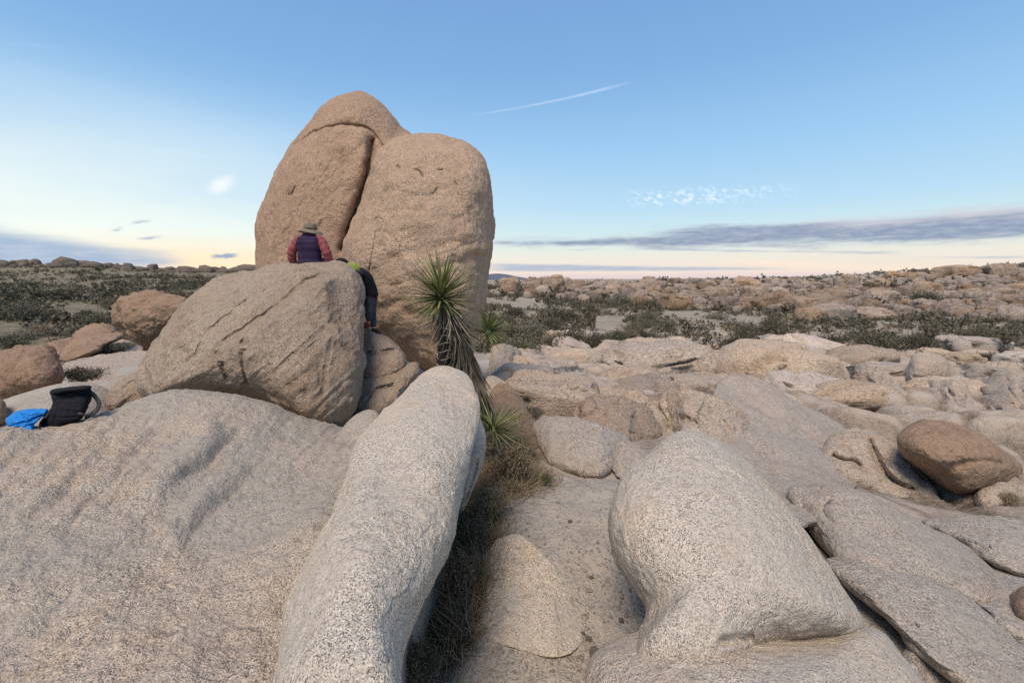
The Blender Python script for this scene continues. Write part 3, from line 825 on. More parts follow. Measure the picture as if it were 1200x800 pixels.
# right middle distance
SL = [
 ('grey slab dipping into the sandy gully below the brown overhang rock', [(622, 500), (634, 489), (658, 487), (690, 493), (716, 506), (736, 516), (725, 536), (690, 545), (640, 530)], 'greyslab', 7.0, 9.5, .4, []),
 ('small grey slab wedged against the top left of the right dome', [(700, 532), (716, 516), (738, 515), (758, 528), (770, 540), (758, 556), (730, 556)], 'greyslab', 5.6, 7.0, .3, []),
 ('brown rock with an undercut lip in the middle of the slickrock', [(722, 485), (733, 473), (752, 467), (771, 472), (785, 486), (790, 500), (768, 506), (742, 498)], 'mid', 10.5, 12.5, .7, []),
 ('dark low rock left of the undercut brown rock', [(670, 486), (686, 471), (708, 465), (734, 470), (762, 490), (770, 506), (725, 512), (690, 505)], 'dusk', 10.8, 13.5, .6, []),
 ('fluted pinkish rock wall right of the yucca', [(598, 455), (602, 438), (611, 433), (640, 430), (677, 430), (688, 439), (684, 452), (667, 462), (648, 474), (624, 476), (608, 468)], 'mid', 13, 18, 1.2,
  [([(627, 437), (632, 450), (636, 468)], 2, .25), ([(640, 434), (648, 450), (650, 466)], 2, .2), ([(655, 434), (662, 446), (664, 458)], 2, .2), ([(613, 440), (617, 455), (620, 470)], 2, .2), ([(670, 434), (674, 445)], 2, .15)]),
 ('upright tooth of rock standing in the middle slickrock', [(716, 446), (717, 428), (723, 417), (733, 414), (744, 417), (750, 430), (756, 446), (738, 452)], 'mid', 19, 20, 1.0, []),
 ('stepped rock just right of the upright tooth', [(748, 440), (750, 424), (762, 420), (776, 424), (789, 435), (797, 450), (770, 456), (755, 452)], 'mid', 19, 24, .8, [([(766, 424), (772, 440), (776, 452)], 1.5, .25)]),
 ('blocky tan rock with a dark joint on its right', [(796, 430), (800, 418), (815, 414), (831, 416), (836, 428), (834, 444), (815, 442), (800, 440)], 'mid', 22, 27, 1.0, []),
 ('broad tan rock right of the dark joint', [(838, 442), (841, 427), (860, 422), (890, 421), (925, 428), (935, 440), (900, 452), (860, 455)], 'mid', 20, 27, 1.2, []),
 ('long smooth slab sweeping down from the upright tooth', [(692, 458), (708, 445), (735, 444), (768, 446), (800, 450), (835, 460), (856, 474), (850, 484), (800, 484), (760, 478), (715, 472)], 'mid', 13.5, 19, .9,
  []),
 ('tan slab behind the right dome, below the long smooth one', [(775, 470), (800, 456), (835, 463), (868, 480), (896, 506), (885, 524), (830, 522), (790, 505)], 'mid', 10, 14, .9, []),
 ('large pale grey dome of slickrock right of centre', [(836, 470), (848, 446), (870, 438), (891, 443), (924, 464), (954, 482), (985, 502), (1008, 525), (1000, 556), (960, 580), (900, 588), (850, 570), (838, 520)], 'greyslab', 9.0, 17, 1.1,
  [([(880, 470), (910, 490), (950, 515)], 2.5, .10)]),
 ('rounded dome beside the long joint in the right slickrock', [(893, 448), (902, 432), (917, 421), (937, 422), (957, 434), (970, 450), (972, 466), (940, 474), (908, 462)], 'mid', 19, 25, 1.1, [([(925, 432), (935, 445), (940, 458)], 1.5, .15)]),
 ('narrow rib of rock right of the rounded dome', [(955, 432), (965, 425), (979, 427), (993, 440), (1000, 460), (1002, 478), (980, 476), (966, 452)], 'mid', 18, 25, 1.0, []),
 ('sloping rock below the rounded dome', [(918, 468), (928, 456), (946, 451), (973, 460), (992, 478), (995, 494), (960, 492), (930, 480)], 'mid', 16, 19.5, .8, []),
 ('wide pinkish slab left of the round boulder', [(985, 440), (990, 430), (1024, 428), (1047, 442), (1060, 460), (1076, 486), (1058, 494), (1016, 478), (1000, 456)], 'mid', 16, 26, 1.2, [([(1010, 440), (1030, 455), (1040, 475)], 1.8, .15)]),
 ('slab under the round boulder sloping to the lower right', [(1056, 460), (1070, 449), (1104, 446), (1130, 452), (1146, 476), (1165, 506), (1120, 500), (1080, 480)], 'mid', 14.5, 23, 1.1, [([(1110, 452), (1118, 470), (1130, 490)], 1.8, .15)]),
 ('broad slab at the right edge beyond the brown boulder', [(1122, 452), (1150, 442), (1180, 438), (1220, 444), (1270, 470), (1260, 515), (1200, 508), (1155, 484)], 'mid', 13.5, 24, 1.2, [([(1150, 455), (1165, 475), (1180, 500)], 1.8, .2), ([(1180, 450), (1195, 475), (1215, 500)], 1.8, .15)]),
 ('flat rock at the far rim of the slickrock, left of the round boulder', [(990, 432), (1000, 424), (1030, 421), (1058, 423), (1066, 434), (1040, 440), (1010, 440)], 'mid', 26, 32, .9, []),
 ('flat rock at the far rim of the slickrock, right of the round boulder', [(1116, 436), (1130, 427), (1165, 424), (1200, 425), (1250, 430), (1230, 448), (1160, 450)], 'mid', 24, 32, 1.1, []),
 ('flat pale rock at the far rim of the slickrock near its middle', [(838, 422), (850, 415), (885, 413), (912, 416), (922, 426), (890, 432), (850, 432)], 'mid', 26, 34, .9, []),
 ('pale stepped slab left of the upright tooth', [(690, 420), (702, 405), (730, 398), (765, 397), (800, 403), (812, 415), (790, 424), (740, 420), (710, 428)], 'mid', 26, 36, 1.1, []),
 ('whitish flat slab far right of the yucca', [(618, 398), (630, 390), (652, 387), (680, 395), (690, 404), (660, 410), (630, 408)], 'mid', 36, 46, 1.0, [([(640, 394), (655, 398), (672, 404)], 1.2, .2)]),
 ('pale slab between the fluted wall and the far bushes', [(600, 425), (612, 412), (645, 408), (685, 412), (706, 424), (690, 434), (650, 430), (615, 434)], 'mid', 22, 30, 1.0, []),
 ('rounded rock at the base of the tall flat-topped boulder on its right', [(574, 424), (578, 410), (590, 405), (606, 410), (614, 424), (612, 438), (590, 442), (576, 438)], 'mid', 16, 18, .8, []),
 ('low rock tucked beside the yucca skirt', [(578, 452), (584, 438), (598, 434), (610, 442), (616, 456), (604, 466), (588, 464)], 'mid', 12, 14, .6, []),
 # near right
 ('long grey slab running from the right dome to the right edge', [(922, 578), (934, 568), (954, 565), (990, 569), (1022, 580), (1062, 600), (1102, 623), (1142, 640), (1192, 676), (1180, 690), (1110, 680), (1050, 672), (1000, 660), (960, 635), (936, 605)], 'greyslab', 4.7, 6.6, .45, [([(975, 585), (965, 600), (980, 615)], 3, .05)]),
 ('grey slab at the right edge under the brown boulder', [(1080, 612), (1098, 604), (1140, 603), (1200, 609), (1260, 625), (1260, 670), (1200, 665), (1150, 650), (1115, 632)], 'greyslab', 5.3, 6.8, .4, []),
 ('grey slab descending to the lower right corner', [(966, 662), (982, 652), (1006, 653), (1040, 664), (1086, 673), (1122, 689), (1150, 712), (1206, 757), (1190, 790), (1110, 770), (1060, 742), (1010, 705)], 'greyslab', 3.4, 4.4, .3, []),
 ('smooth grey slab above the boulder cut by the right edge', [(1076, 676), (1100, 671), (1150, 673), (1205, 679), (1260, 700), (1250, 750), (1190, 738), (1140, 705)], 'greyslab', 3.9, 4.8, .3, []),
 ('ridge of granite second from the bottom right corner', [(1054, 738), (1060, 724), (1076, 719), (1112, 732), (1162, 744), (1206, 757), (1260, 790), (1240, 830), (1140, 800), (1075, 768)], 'greyslab', 3.0, 3.6, .25, []),
 ('rounded slab filling the bottom right corner', [(1056, 780), (1062, 762), (1080, 755), (1124, 757), (1165, 765), (1206, 784), (1260, 820), (1240, 880), (1110, 880), (1070, 830)], 'greyslab', 2.5, 3.1, .25, []),
]
for lab, ol, mt, d0, d1, T_, ck in SL:
    rock('rock_slab' if 'slab' in lab else 'rock', lab, ol, mt, d0, d1, T=T_, sub=5 if (max(p[0] for p in ol) - min(p[0] for p in ol)) < 90 else 6, cracks=ck, amp=(.05 if d0 < 8 else .075) * min(2.4, d0 / 7), rough=(.006 if d0 < 8 else .010) * min(2.5, d0 / 6), plain=d0 < 6,
         nsc=1.1 if d0 < 12 else 0.7, sq=2.8, auto=True, **({'slope': 4.6} if 'large pale grey dome' in lab else {}))
rock('boulder', 'hollow-browed brown rock like a resting head, left of the big brown boulder',
     [(957, 542), (963, 524), (976, 508), (1012, 503), (1034, 512), (1061, 530), (1086, 555), (1107, 580), (1130, 606), (1090, 614), (1050, 598), (1020, 582), (990, 568), (966, 558)],
     'mid', 6.8, 8.6, T=.6, sub=6, amp=.05, pits=(1.6, .05),
     cracks=[([(1018, 510), (1026, 530), (1036, 552), (1056, 570), (1078, 572)], 3, .26), ([(972, 532), (985, 538), (1000, 540), (1010, 548)], 3, .2), ([(978, 522), (992, 524), (998, 534)], 2, .08), ([(1040, 545), (1060, 560)], 8, -.08)])
rock('boulder', 'big smooth brown boulder lying on its side near the right edge',
     [(1053, 518), (1056, 508), (1068, 498), (1088, 495), (1110, 499), (1142, 508), (1173, 523), (1193, 540), (1199, 552), (1190, 563), (1172, 571), (1140, 581), (1116, 575), (1098, 560), (1074, 544), (1058, 530)],
     'brown', 7.0, 7.4, T=.8, sub=6, amp=.05, rough=.015, cracks=[([(1100, 560), (1120, 545), (1150, 540), (1185, 545)], 4, .06)])
rock('rock', 'small rounded rock propping the big brown boulder', [(1142, 590), (1146, 574), (1160, 565), (1182, 568), (1192, 580), (1185, 596), (1160, 602)], 'mid', 6.4, 6.8, T=.35, sub=4)
rock('boulder', 'smooth brown boulder cut by the right edge near the lower corner', [(1183, 712), (1188, 695), (1200, 686), (1230, 682), (1260, 700), (1255, 750), (1210, 752), (1190, 736)], 'brown', 3.3, 3.5, T=.3, sub=5)
rock('boulder', 'round pale boulder balanced on the rim of the slickrock', [(1064, 447), (1065, 430), (1071, 417), (1087, 414), (1105, 417), (1116, 429), (1123, 441), (1120, 448), (1090, 451)], 'mid', 21.5, 22, T=1.1, sub=5, sq=2.6, amp=.08,
     cracks=[([(1066, 440), (1090, 446), (1120, 443)], 2, .12)])


# ---------------------------------------------------------------- near slab (height sheet with real edges)
SP = [(-150, 520, 3.6), (0, 503, 3.8), (60, 503, 4.05), (115, 485, 4.5), (160, 469, 4.9), (210, 461, 5.2), (260, 463, 5.35), (310, 470, 5.4), (345, 487, 5.3), (385, 513, 4.9), (420, 545, 4.3),
      (0, 560, 3.0), (100, 545, 3.35), (200, 520, 3.95), (280, 520, 4.05), (330, 540, 3.9), (400, 575, 3.6),
      (0, 610, 2.60), (120, 640, 2.42), (250, 640, 2.55), (330, 640, 2.6), (380, 640, 2.6),
      (0, 700, 1.95), (150, 720, 1.87), (300, 740, 1.8), (0, 800, 1.50), (200, 800, 1.48), (350, 800, 1.49), (450, 640, 2.75), (430, 800, 1.56), (480, 560, 3.6)]
_sp = [tuple(P(a, b, c)) for a, b, c in SP]
_sp += [(-1, 0.3, CAMZ - 1.6), (-3, 0.3, CAMZ - 1.6), (0.2, 0.2, CAMZ - 1.65), (-5, 1.5, CAMZ - 1.5), (-5.5, 3.0, CAMZ - 1.5), (0, -1.5, CAMZ - 1.8), (-3, -2, CAMZ - 1.8),
        (-5.5, 5.2, CAMZ - 2.6), (-4.4, 6.2, CAMZ - 2.6), (-3, 6.9, CAMZ - 2.7), (-1.8, 7, CAMZ - 2.7), (-7, 4, CAMZ - 2.7), (-8, 1, CAMZ - 2.4),
        (0.15, 3.0, CAMZ - 3.0), (0.0, 4.2, CAMZ - 3.0), (0.2, 2.0, CAMZ - 3.0), (-.6, 5.8, CAMZ - 2.8), (0.9, 1.0, CAMZ - 3.0), (1.1, 0.0, CAMZ - 3.0), (1.2, -2, CAMZ - 3.2), (-0.12, 2.6, CAMZ - 2.3), (-0.3, 3.6, CAMZ - 2.0)]
_slab = TPS(_sp, 1e-4, False)


def slab_base(x, y):
    return _slab(x, y)


def build_slab():
    na, nr = 620, 420
    az = np.linspace(R(-85), R(16), na)
    r = np.geomspace(0.35, 8.5, nr)
    A, RR = np.meshgrid(az, r)
    x = (RR * np.sin(A)).ravel(); y = (RR * np.cos(A)).ravel()
    z = slab_base(x, y)
    xe = np.interp(y, [0.2, 0.7, 1.0, 1.4, 2.0, 2.6, 3.5, 4.2, 5.0, 6.0], [.9, .3, -.52, -.60, -.66, -.68, -.60, -.62, -.85, -1.0])
    z = z - 1.9 * sstep(x, xe, xe + 0.18)
    px, py = proj(np.stack([x, y, z], -1))
    vis = sstep(y, 0.8, 1.4)
    co = np.stack([x, y, z], -1)

    def stroke(pl, w, h, asym=0):
        nonlocal z
        wob = 3 * vnoise(np.stack([px * .03, py * .03, px * 0], -1), 5)
        dist, side, tt = polydist(px + wob, py + wob, catmull(pl, False, 6))
        fade = sstep(tt, 0, .2) * (1 - sstep(tt, .8, 1))
        g = np.exp(-(dist / w) ** 2)
        if asym:
            g = g - asym * np.exp(-(dist / (w * .35)) ** 2) * 0.6 + np.exp(-(dist / (w * 2.5)) ** 2) * (side > 0) * 0
        z = z + h * g * fade * vis
    stroke([(288, 500), (273, 510), (252, 531), (225, 556), (200, 575)], 5, -0.045)
    stroke([(262, 500), (245, 515), (215, 545), (190, 565), (150, 600)], 16, 0.07)
    stroke([(200, 490), (150, 540), (100, 600), (70, 640)], 5, -0.025)
    stroke([(150, 500), (105, 545), (60, 590), (20, 620)], 6, -0.02)
    stroke([(300, 550), (272, 562), (240, 590), (210, 620), (182, 645)], 14, 0.07)
    stroke([(300, 575), (268, 585), (240, 610), (215, 640)], 6, -0.03)
    stroke([(225, 610), (205, 628), (185, 645)], 6, -0.02)
    stroke([(120, 520), (70, 565), (20, 600)], 8, 0.02)
    stroke([(-20, 585), (60, 612), (140, 650), (220, 680)], 14, -0.012)
    lx = np.interp(py, [500, 540, 600, 680, 760, 880], [445, 420, 392, 355, 325, 300])
    fd = np.maximum(lx - px, 0)
    z = z + .17 * np.exp(-(fd / 60) ** 1.3) * vis * (1 - sstep(x, xe + .05, xe + .3)) * sstep(py, 500, 540) * (1 - sstep(py, 620, 740))
    for pl_, w_, h_ in (([(286, 503), (270, 514), (248, 535), (222, 560)], 2.6, -.028), ([(300, 560), (262, 590), (232, 622)], 2.6, -.018), ([(240, 480), (180, 530), (120, 585)], 2.6, -.012), ([(190, 478), (140, 520), (80, 575)], 2.6, -.012),
                        ([(110, 510), (70, 545), (30, 590)], 2.6, -.010), ([(330, 500), (310, 530), (290, 560)], 3, -.010), ([(215, 575), (160, 620), (120, 660)], 2.6, -.012)):
        stroke(pl_, w_, h_)
    # striations running down the bulge and rough floor
    ca, sa = math.cos(R(-42)), math.sin(R(-42))
    u = (px * ca + py * sa); v = (-px * sa + py * ca)
    q = np.stack([u * 0.012, v * 0.075, u * 0], -1)
    up = 1 - sstep(py + 0.18 * px, 560, 700)
    z = z + (np.abs(fbm(q, 1, 4, 71)) - .3) * 0.016 * up * vis
    q2 = np.stack([u * 0.02, v * 0.06, u * 0], -1)
    z = z + fbm(q2, 1, 4, 75) * 0.006 * (1 - up) * vis
    tn = fbm(np.stack([u * .006, v * .022, u * 0], -1), 1, 5, 91, .55) * 3.0
    fr = tn - np.floor(tn)
    z = z + .013 * (np.floor(tn) + sstep(fr, 0, .10)) * vis * (.35 + .65 * up)
    z = z + fbm(co, 1.6, 5, 81, .55) * 0.03 + fbm(co, 6, 4, 85, .6) * .010 + fbm(co, 18, 3, 83, .6) * 0.006
    org = np.array([-2.0, 2.5, CAMZ - 1.6])
    i = np.arange((na - 1) * (nr - 1)); c_ = i % (na - 1); rr = i // (na - 1)
    a = rr * na + c_
    faces = np.stack([a, a + 1, a + na + 1, a + na], -1)
    me = np_mesh('rock_ledge', np.stack([x, y, z], -1) - org, faces[:, ::-1])
    o = link('rock_ledge', me, M['slab'], None, org)
    tag(o, 'broad grey granite ledge across the lower left, backpack lying on its crest', 'rock ledge')
    return o


build_slab()


# ---------------------------------------------------------------- ground sheet
def ground_material():
    m = bpy.data.materials.new('desert_ground')
    m.use_nodes = True
    N = NT(m.node_tree)
    b = N.n['Principled BSDF']
    tc = N.new('ShaderNodeTexCoord'); vec = tc.outputs['Object']
    at = N.new('ShaderNodeAttribute', attribute_name='rocky'); rk = at.outputs['Fac']
    at2 = N.new('ShaderNodeAttribute', attribute_name='grassy'); gr = at2.outputs['Fac']
    n1 = N.noise(vec, 0.5, 5, .6); n2 = N.noise(vec, 9, 5, .7); n3 = N.noise(vec, 0.05, 4, .6)
    sand = N.mix(N.smooth(n1, .35, .65), (0.45, 0.405, 0.35), (0.51, 0.46, 0.39))
    g = N.vor(vec, 170, out=1); gs = N.new('ShaderNodeSeparateXYZ'); N.l.new(g, gs.inputs[0])
    sand = N.mix(N.math('MULTIPLY', N.smooth(gs.outputs[0], .18, .08), .35), sand, (0.09, 0.08, 0.07))
    sand = N.mix(N.math('MULTIPLY', N.smooth(gs.outputs[0], .8, .95), .25), sand, (0.55, 0.52, 0.48))
    sand = N.mix(N.math('MULTIPLY', N.smooth(n2, .5, .7), .3), sand, (0.17, 0.15, 0.13))
    rock_ = N.mix(N.smooth(n1, .35, .65), (0.48, 0.41, 0.335), (0.53, 0.45, 0.365))
    rock_ = N.mix(N.math('MULTIPLY', N.smooth(N.noise(vec, 2.2, 6, .7, .5), .48, .66), .55), rock_, (0.26, 0.19, 0.145))
    rock_ = N.mix(N.math('MULTIPLY', N.smooth(n2, .5, .7), .3), rock_, (0.2, 0.16, 0.14))
    c = N.mix(rk, sand, rock_)
    at3 = N.new('ShaderNodeAttribute', attribute_name='joint_shade')
    c = N.mix(N.math('MULTIPLY', at3.outputs['Fac'], N.smooth(n2, .3, .6, .35, .9)), c, (0.10, 0.08, 0.06))  # shade of the rock joints painted into the ground colour as dark brown
    grass = N.mix(N.smooth(N.noise(vec, .35, 6, .7), .4, .6), (0.16, 0.14, 0.09), (0.27, 0.235, 0.17))
    grass = N.mix(N.math('MULTIPLY', N.smooth(N.noise(vec, 1.3, 6, .75), .5, .62), .75), grass, (0.05, 0.05, 0.032))
    c = N.mix(gr, c, grass)
    # thin dry ground cover, farther out
    N.put(b.inputs['Base Color'], c)
    b.inputs['Roughness'].default_value = 0.95
    b.inputs['Specular IOR Level'].default_value = 0.2
    bp = N.new('ShaderNodeBump'); bp.inputs['Strength'].default_value = .9; bp.inputs['Distance'].default_value = 1
    h = N.math('ADD', N.math('MULTIPLY', N.noise(vec, 30, 5, .7), .03), N.math('MULTIPLY', N.noise(vec, 3, 6, .7, .4), .16))
    h = N.math('ADD', h, N.math('MULTIPLY', N.noise(vec, 0.4, 6, .7), N.math('MULTIPLY', N.smooth(n3, 0, 1), .15)))
    N.put(bp.inputs['Height'], h)
    N.l.new(bp.outputs[0], b.inputs['Normal'])
    return m


M['ground'] = ground_material()


def grid_sheet(az, r):
    na, nr = len(az), len(r)
    A, RR = np.meshgrid(az, r)
    x = (RR * np.sin(A)).ravel(); y = (RR * np.cos(A)).ravel()
    i = np.arange((na - 1) * (nr - 1)); c_ = i % (na - 1); rr = i // (na - 1)
    a = rr * na + c_
    faces = np.stack([a, a + 1, a + na + 1, a + na], -1)[:, ::-1]
    return x, y, faces


def build_ground():
    az = np.concatenate([np.linspace(-180, -66, 40)[:-1], np.linspace(-66, 66, 580), np.linspace(66, 180, 40)[1:]]) * math.pi / 180
    r = np.concatenate([np.geomspace(0.3, 2.0, 20)[:-1], np.geomspace(2.0, 60, 380)[:-1], np.geomspace(60, 520, 190)[:-1], np.geomspace(520, 9000, 25)])
    x, y, faces = grid_sheet(az, r)
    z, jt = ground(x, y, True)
    rad = np.hypot(x, y)
    z = z * (1 - sstep(rad, 700, 1600)) + (-4) * sstep(rad, 700, 1600)
    me = np_mesh('ground', np.stack([x, y, z], -1), faces)
    float_attr(me, 'rocky', rock_zone(x, y))
    float_attr(me, 'joint_shade', jt)
    pxx = 600 + F * x / np.maximum(y, .5)
    g = sstep(rad, 16, 40) * (1 - sstep(pxx, 500, 620)) + 0.55 * sstep(rad, 50, 90) * sstep(pxx, 500, 620) * (1 - 0.5 * sstep(rad, 120, 220))
    float_attr(me, 'grassy', np.clip(g, 0, 1) * (y > 0) + (y <= 0) * .4)
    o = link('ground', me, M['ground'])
    tag(o, 'sandy gully, slickrock and brushy desert floor reaching the horizon', None, None, 'structure')


build_ground()


# ---------------------------------------------------------------- far hills at the horizon
def simple_mat(name, c1, c2, scale=1.0, rough=0.9, rnd=0.0, bump=0.0, spec=0.2, trans=0.0):
    m = bpy.data.materials.new(name)
    m.use_nodes = True
    N = NT(m.node_tree)
    b = N.n['Principled BSDF']
    tc = N.new('ShaderNodeTexCoord')
    n = N.noise(tc.outputs['Object'], scale, 5, .65)
    c = N.mix(N.smooth(n, .38, .62), c1, c2)
    if rnd:
        oi = N.new('ShaderNodeObjectInfo')
        hs = N.new('ShaderNodeHueSaturation')
        N.put(hs.inputs['Value'], N.smooth(oi.outputs['Random'], 0, 1, 1 - rnd, 1 + rnd))
        N.put(hs.inputs['Hue'], N.smooth(N.math('FRACT', N.math('MULTIPLY', oi.outputs['Random'], 7.3)), 0, 1, .5 - .03 * rnd, .5 + .03 * rnd))
        N.put(hs.inputs['Color'], c)
        c = hs.outputs[0]
    N.put(b.inputs['Base Color'], c)
    b.inputs['Roughness'].default_value = rough
    b.inputs['Specular IOR Level'].default_value = spec
    if bump:
        bp = N.new('ShaderNodeBump'); bp.inputs['Strength'].default_value = .8; bp.inputs['Distance'].default_value = bump
        N.put(bp.inputs['Height'], N.noise(tc.outputs['Object'], scale * 6, 5, .7))
        N.l.new(bp.outputs[0], b.inputs['Normal'])
    return m


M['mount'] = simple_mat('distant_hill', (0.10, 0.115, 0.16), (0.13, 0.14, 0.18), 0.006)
M['mount2'] = simple_mat('dark_hill', (0.11, 0.10, 0.11), (0.15, 0.13, 0.13), 0.03)
M['leaf1'] = simple_mat('olive_foliage', (0.105, 0.10, 0.066), (0.165, 0.152, 0.105), 2.5, rnd=.35)
M['leaf2'] = simple_mat('grey_green_foliage', (0.15, 0.145, 0.11), (0.21, 0.195, 0.15), 2.5, rnd=.3)
M['leaf3'] = simple_mat('dry_brown_foliage', (0.22, 0.175, 0.115), (0.32, 0.26, 0.175), 2.5, rnd=.3)
M['twig'] = simple_mat('twigs', (0.10, 0.08, 0.06), (0.17, 0.14, 0.11), 6, rnd=.2)
M['yucca'] = simple_mat('yucca_leaf', (0.115, 0.14, 0.045), (0.24, 0.255, 0.10), 4, .55, rnd=.35, spec=.4)
M['dead'] = simple_mat('dead_yucca_leaf', (0.13, 0.11, 0.085), (0.235, 0.20, 0.155), 5, rnd=.35)
M['bark'] = simple_mat('charred_bark', (0.018, 0.016, 0.015), (0.035, 0.03, 0.027), 20)
M['bark2'] = simple_mat('pale_bark_band', (0.23, 0.20, 0.16), (0.32, 0.28, 0.23), 20)
M['straw'] = simple_mat('dry_grass', (0.24, 0.19, 0.115), (0.36, 0.30, 0.19), 3, rnd=.2)
M['straw2'] = simple_mat('olive_grass', (0.22, 0.18, 0.09), (0.32, 0.25, 0.14), 3, rnd=.2)


def hill(name, label, prof, dist, mat, depth):
    """ridge: crest line given by picture positions at its own distance, built as a real two-sided ridge"""
    pr = catmull(prof, False, 12)
    n = len(pr)
    k = 9
    co = []
    for j in range(k):
        t = j / (k - 1) * 2 - 1
        d = dist + depth * t
        q = P(pr[:, 0], pr[:, 1], np.full(n, float(dist)))
        base = -3.0
        hgt = (q[:, 2] - base) * (1 - abs(t) ** 1.6)
        xs = q[:, 0] * (d / dist)
        p = np.stack([xs, np.full(n, d), base + hgt], -1)
        p[:, 2] += fbm(p, 0.01, 4, 5) * 0.10 * hgt * (abs(t) > .02)
        co.append(p)
    co = np.concatenate(co)
    i = np.arange((n - 1) * (k - 1)); c_ = i % (n - 1); rr = i // (n - 1)
    a = rr * n + c_
    me = np_mesh(name, co, np.stack([a, a + 1, a + n + 1, a + n], -1))
    tag(link(name, me, mat), label, None, None, 'structure')


hill('distant_hill', 'low blue hill on the horizon right of the tall boulders', [(480, 331), (540, 326), (575, 321), (590, 321), (612, 325), (640, 329), (690, 333)], 4200, M['mount'], 700)
hill('dark_hill', 'dark hill shoulder behind the rocks at the right edge', [(1100, 330), (1150, 324), (1175, 314), (1200, 307), (1240, 300), (1300, 296), (1400, 300), (1500, 325)], 620, M['mount2'], 90)


# ---------------------------------------------------------------- scattered boulders of the far ridge
def boulder_mesh(seed, sub=4):
    r = np.random.default_rng(seed)
    v, f = ico(sub)
    e = r.uniform(2.3, 4.2)
    q = np.sign(v) * np.abs(v) ** (2 / e)
    q = q * np.array([1, r.uniform(.7, 1), r.uniform(.55, .9)])
    q = q + v * (fbm(v * 1.0 + seed, 1.1, 4, seed) * .20)[:, None] + v * (fbm(v + seed, 5, 3, seed + 2) * .045)[:, None]
    # one or two joints cut into it
    for _ in range(r.integers(2, 5)):
        n = r.normal(size=3); n[2] *= .4; n /= np.linalg.norm(n)
        off = r.uniform(-.35, .35)
        dd = q @ n - off + .06 * fbm(v + seed, 3, 2, seed + 8)
        q = q - v * (np.exp(-(dd / .05) ** 2) * .24)[:, None]
    return np_mesh('boulder', q, f)


bmeshes = [boulder_mesh(100 + k, 4) for k in range(12)]
for m_ in bmeshes: m_.materials.append(M['far'])
_bi = 0
LAND = [('the round balanced boulder', 1093, 432), ('the big brown boulder', 1125, 538), ('the hollow-browed rock', 1030, 550), ('the upright tooth of rock', 735, 430), ('the fluted rock wall', 645, 450),
        ('the broad tan rock', 885, 435), ('the rounded dome', 932, 445), ('the undercut brown rock', 755, 484), ('the large pale grey dome', 900, 490), ('the cone-shaped rock pile', 643, 336), ('the pale sand patch', 712, 375),
        ('the dark round bush', 760, 356), ('the tiny standing figure', 1027, 412), ('the boxy dark shrub', 1156, 418), ('the crowning skyline boulder', 1166, 319), ('the orange split boulder', 1087, 337),
        ('the broad far outcrop', 920, 353), ('the widest foot boulder', 1026, 368), ('the dark hollow', 843, 347), ('the arched skyline boulder', 767, 333), ('the flat-topped boulder', 585, 345), ('the yucca', 580, 420),
        ('the egg-shaped boulder', 172, 372), ('the low brown boulder', 108, 400), ('the large left bush', 25, 360), ('the skyline knob at left', 137, 304), ('the creased boulder', 260, 335), ('the middle scrub', 870, 383),
        ('the right edge', 1200, 345), ('the right edge', 1200, 385), ('the right edge', 1200, 440), ('the left edge', 0, 318), ('the left edge', 0, 390), ('the low far domes', 985, 350), ('the far left plain', 90, 335)]
LATER = []


def place_words(px, py):
    n, x, y = min(LAND, key=lambda l: math.hypot(l[1] - px, (l[2] - py) * 1.6))
    dx, dy = px - x, py - y
    far = math.hypot(dx, dy)
    v = 'above' if dy < 0 else 'below'
    h = 'left' if dx < 0 else 'right'
    if n.endswith('edge'):
        return 'near ' + n
    if abs(dy) * 2.2 < abs(dx): s_ = '%s of' % h
    elif abs(dx) * 1.5 < abs(dy): s_ = v
    else: s_ = '%s and %s of' % (v, h)
    return ('close ' if far < 22 else '') + s_ + ' ' + n


def later(o, what, px, py, size):
    LATER.append((o, what, px, py, size))


def finish_labels():
    by = {}
    for o, what, px, py, size in LATER:
        by.setdefault('%s %s' % (what, place_words(px, py)), []).append((size, px, o))
    for k, l in by.items():
        l.sort(key=lambda e: -e[0])
        n = len(l)
        for i, (s_, x_, o) in enumerate(l):
            if n == 1: w = ''
            elif n == 2: w = ('larger ', 'smaller ')[i]
            elif n == 3: w = ('largest ', 'middling ', 'smallest ')[i]
            elif n == 4: w = ('largest ', 'second largest ', 'second smallest ', 'smallest ')[i]
            else: w = 'largest ' if i == 0 else 'second largest ' if i == 1 else 'smallest ' if i == n - 1 else 'second smallest ' if i == n - 2 else ''
            o['label'] = w + k if len((w + k).replace('-', ' ').split()) <= 15 else k




def put_boulder(px, py, w, h, label, group, name='boulder', Y=None, sink=0.25, data=None, onground=False):
    """a boulder w x h picture units large, centred at a picture position, standing on the ground there"""
    global _bi
    if Y is None: Y = hit(px, min(py + h * .45, 600))
    c_ = P(px, py, Y)
    sc = Y / F
    me = data or bmeshes[_bi % len(bmeshes)]
    _bi += 1
    o = bpy.data.objects.new(name, me)
    col.objects.link(o)
    o.location = (c_[0], c_[1], c_[2] - h * sc * .05)
    if onground:
        o.location[2] = ground(np.array([c_[0]]), np.array([c_[1]]))[0] + .6 * h * sc * .5
        o.location[2] -= rng.uniform(0, .5) * h * sc * .5
        h *= rng.uniform(1.0, 1.6); w *= rng.uniform(.4, .9)
    o.scale = (w * sc / 2 * 1.02, w * sc / 2 * rng.uniform(.8, 1.2), h * sc / 2 / .72 * 1.1)
    o.rotation_euler = (rng.uniform(-.15, .15), rng.uniform(-.2, .2), rng.choice([0, math.pi]) + rng.uniform(-.35, .35))
    tag(o, label, 'boulder', group)
    return o


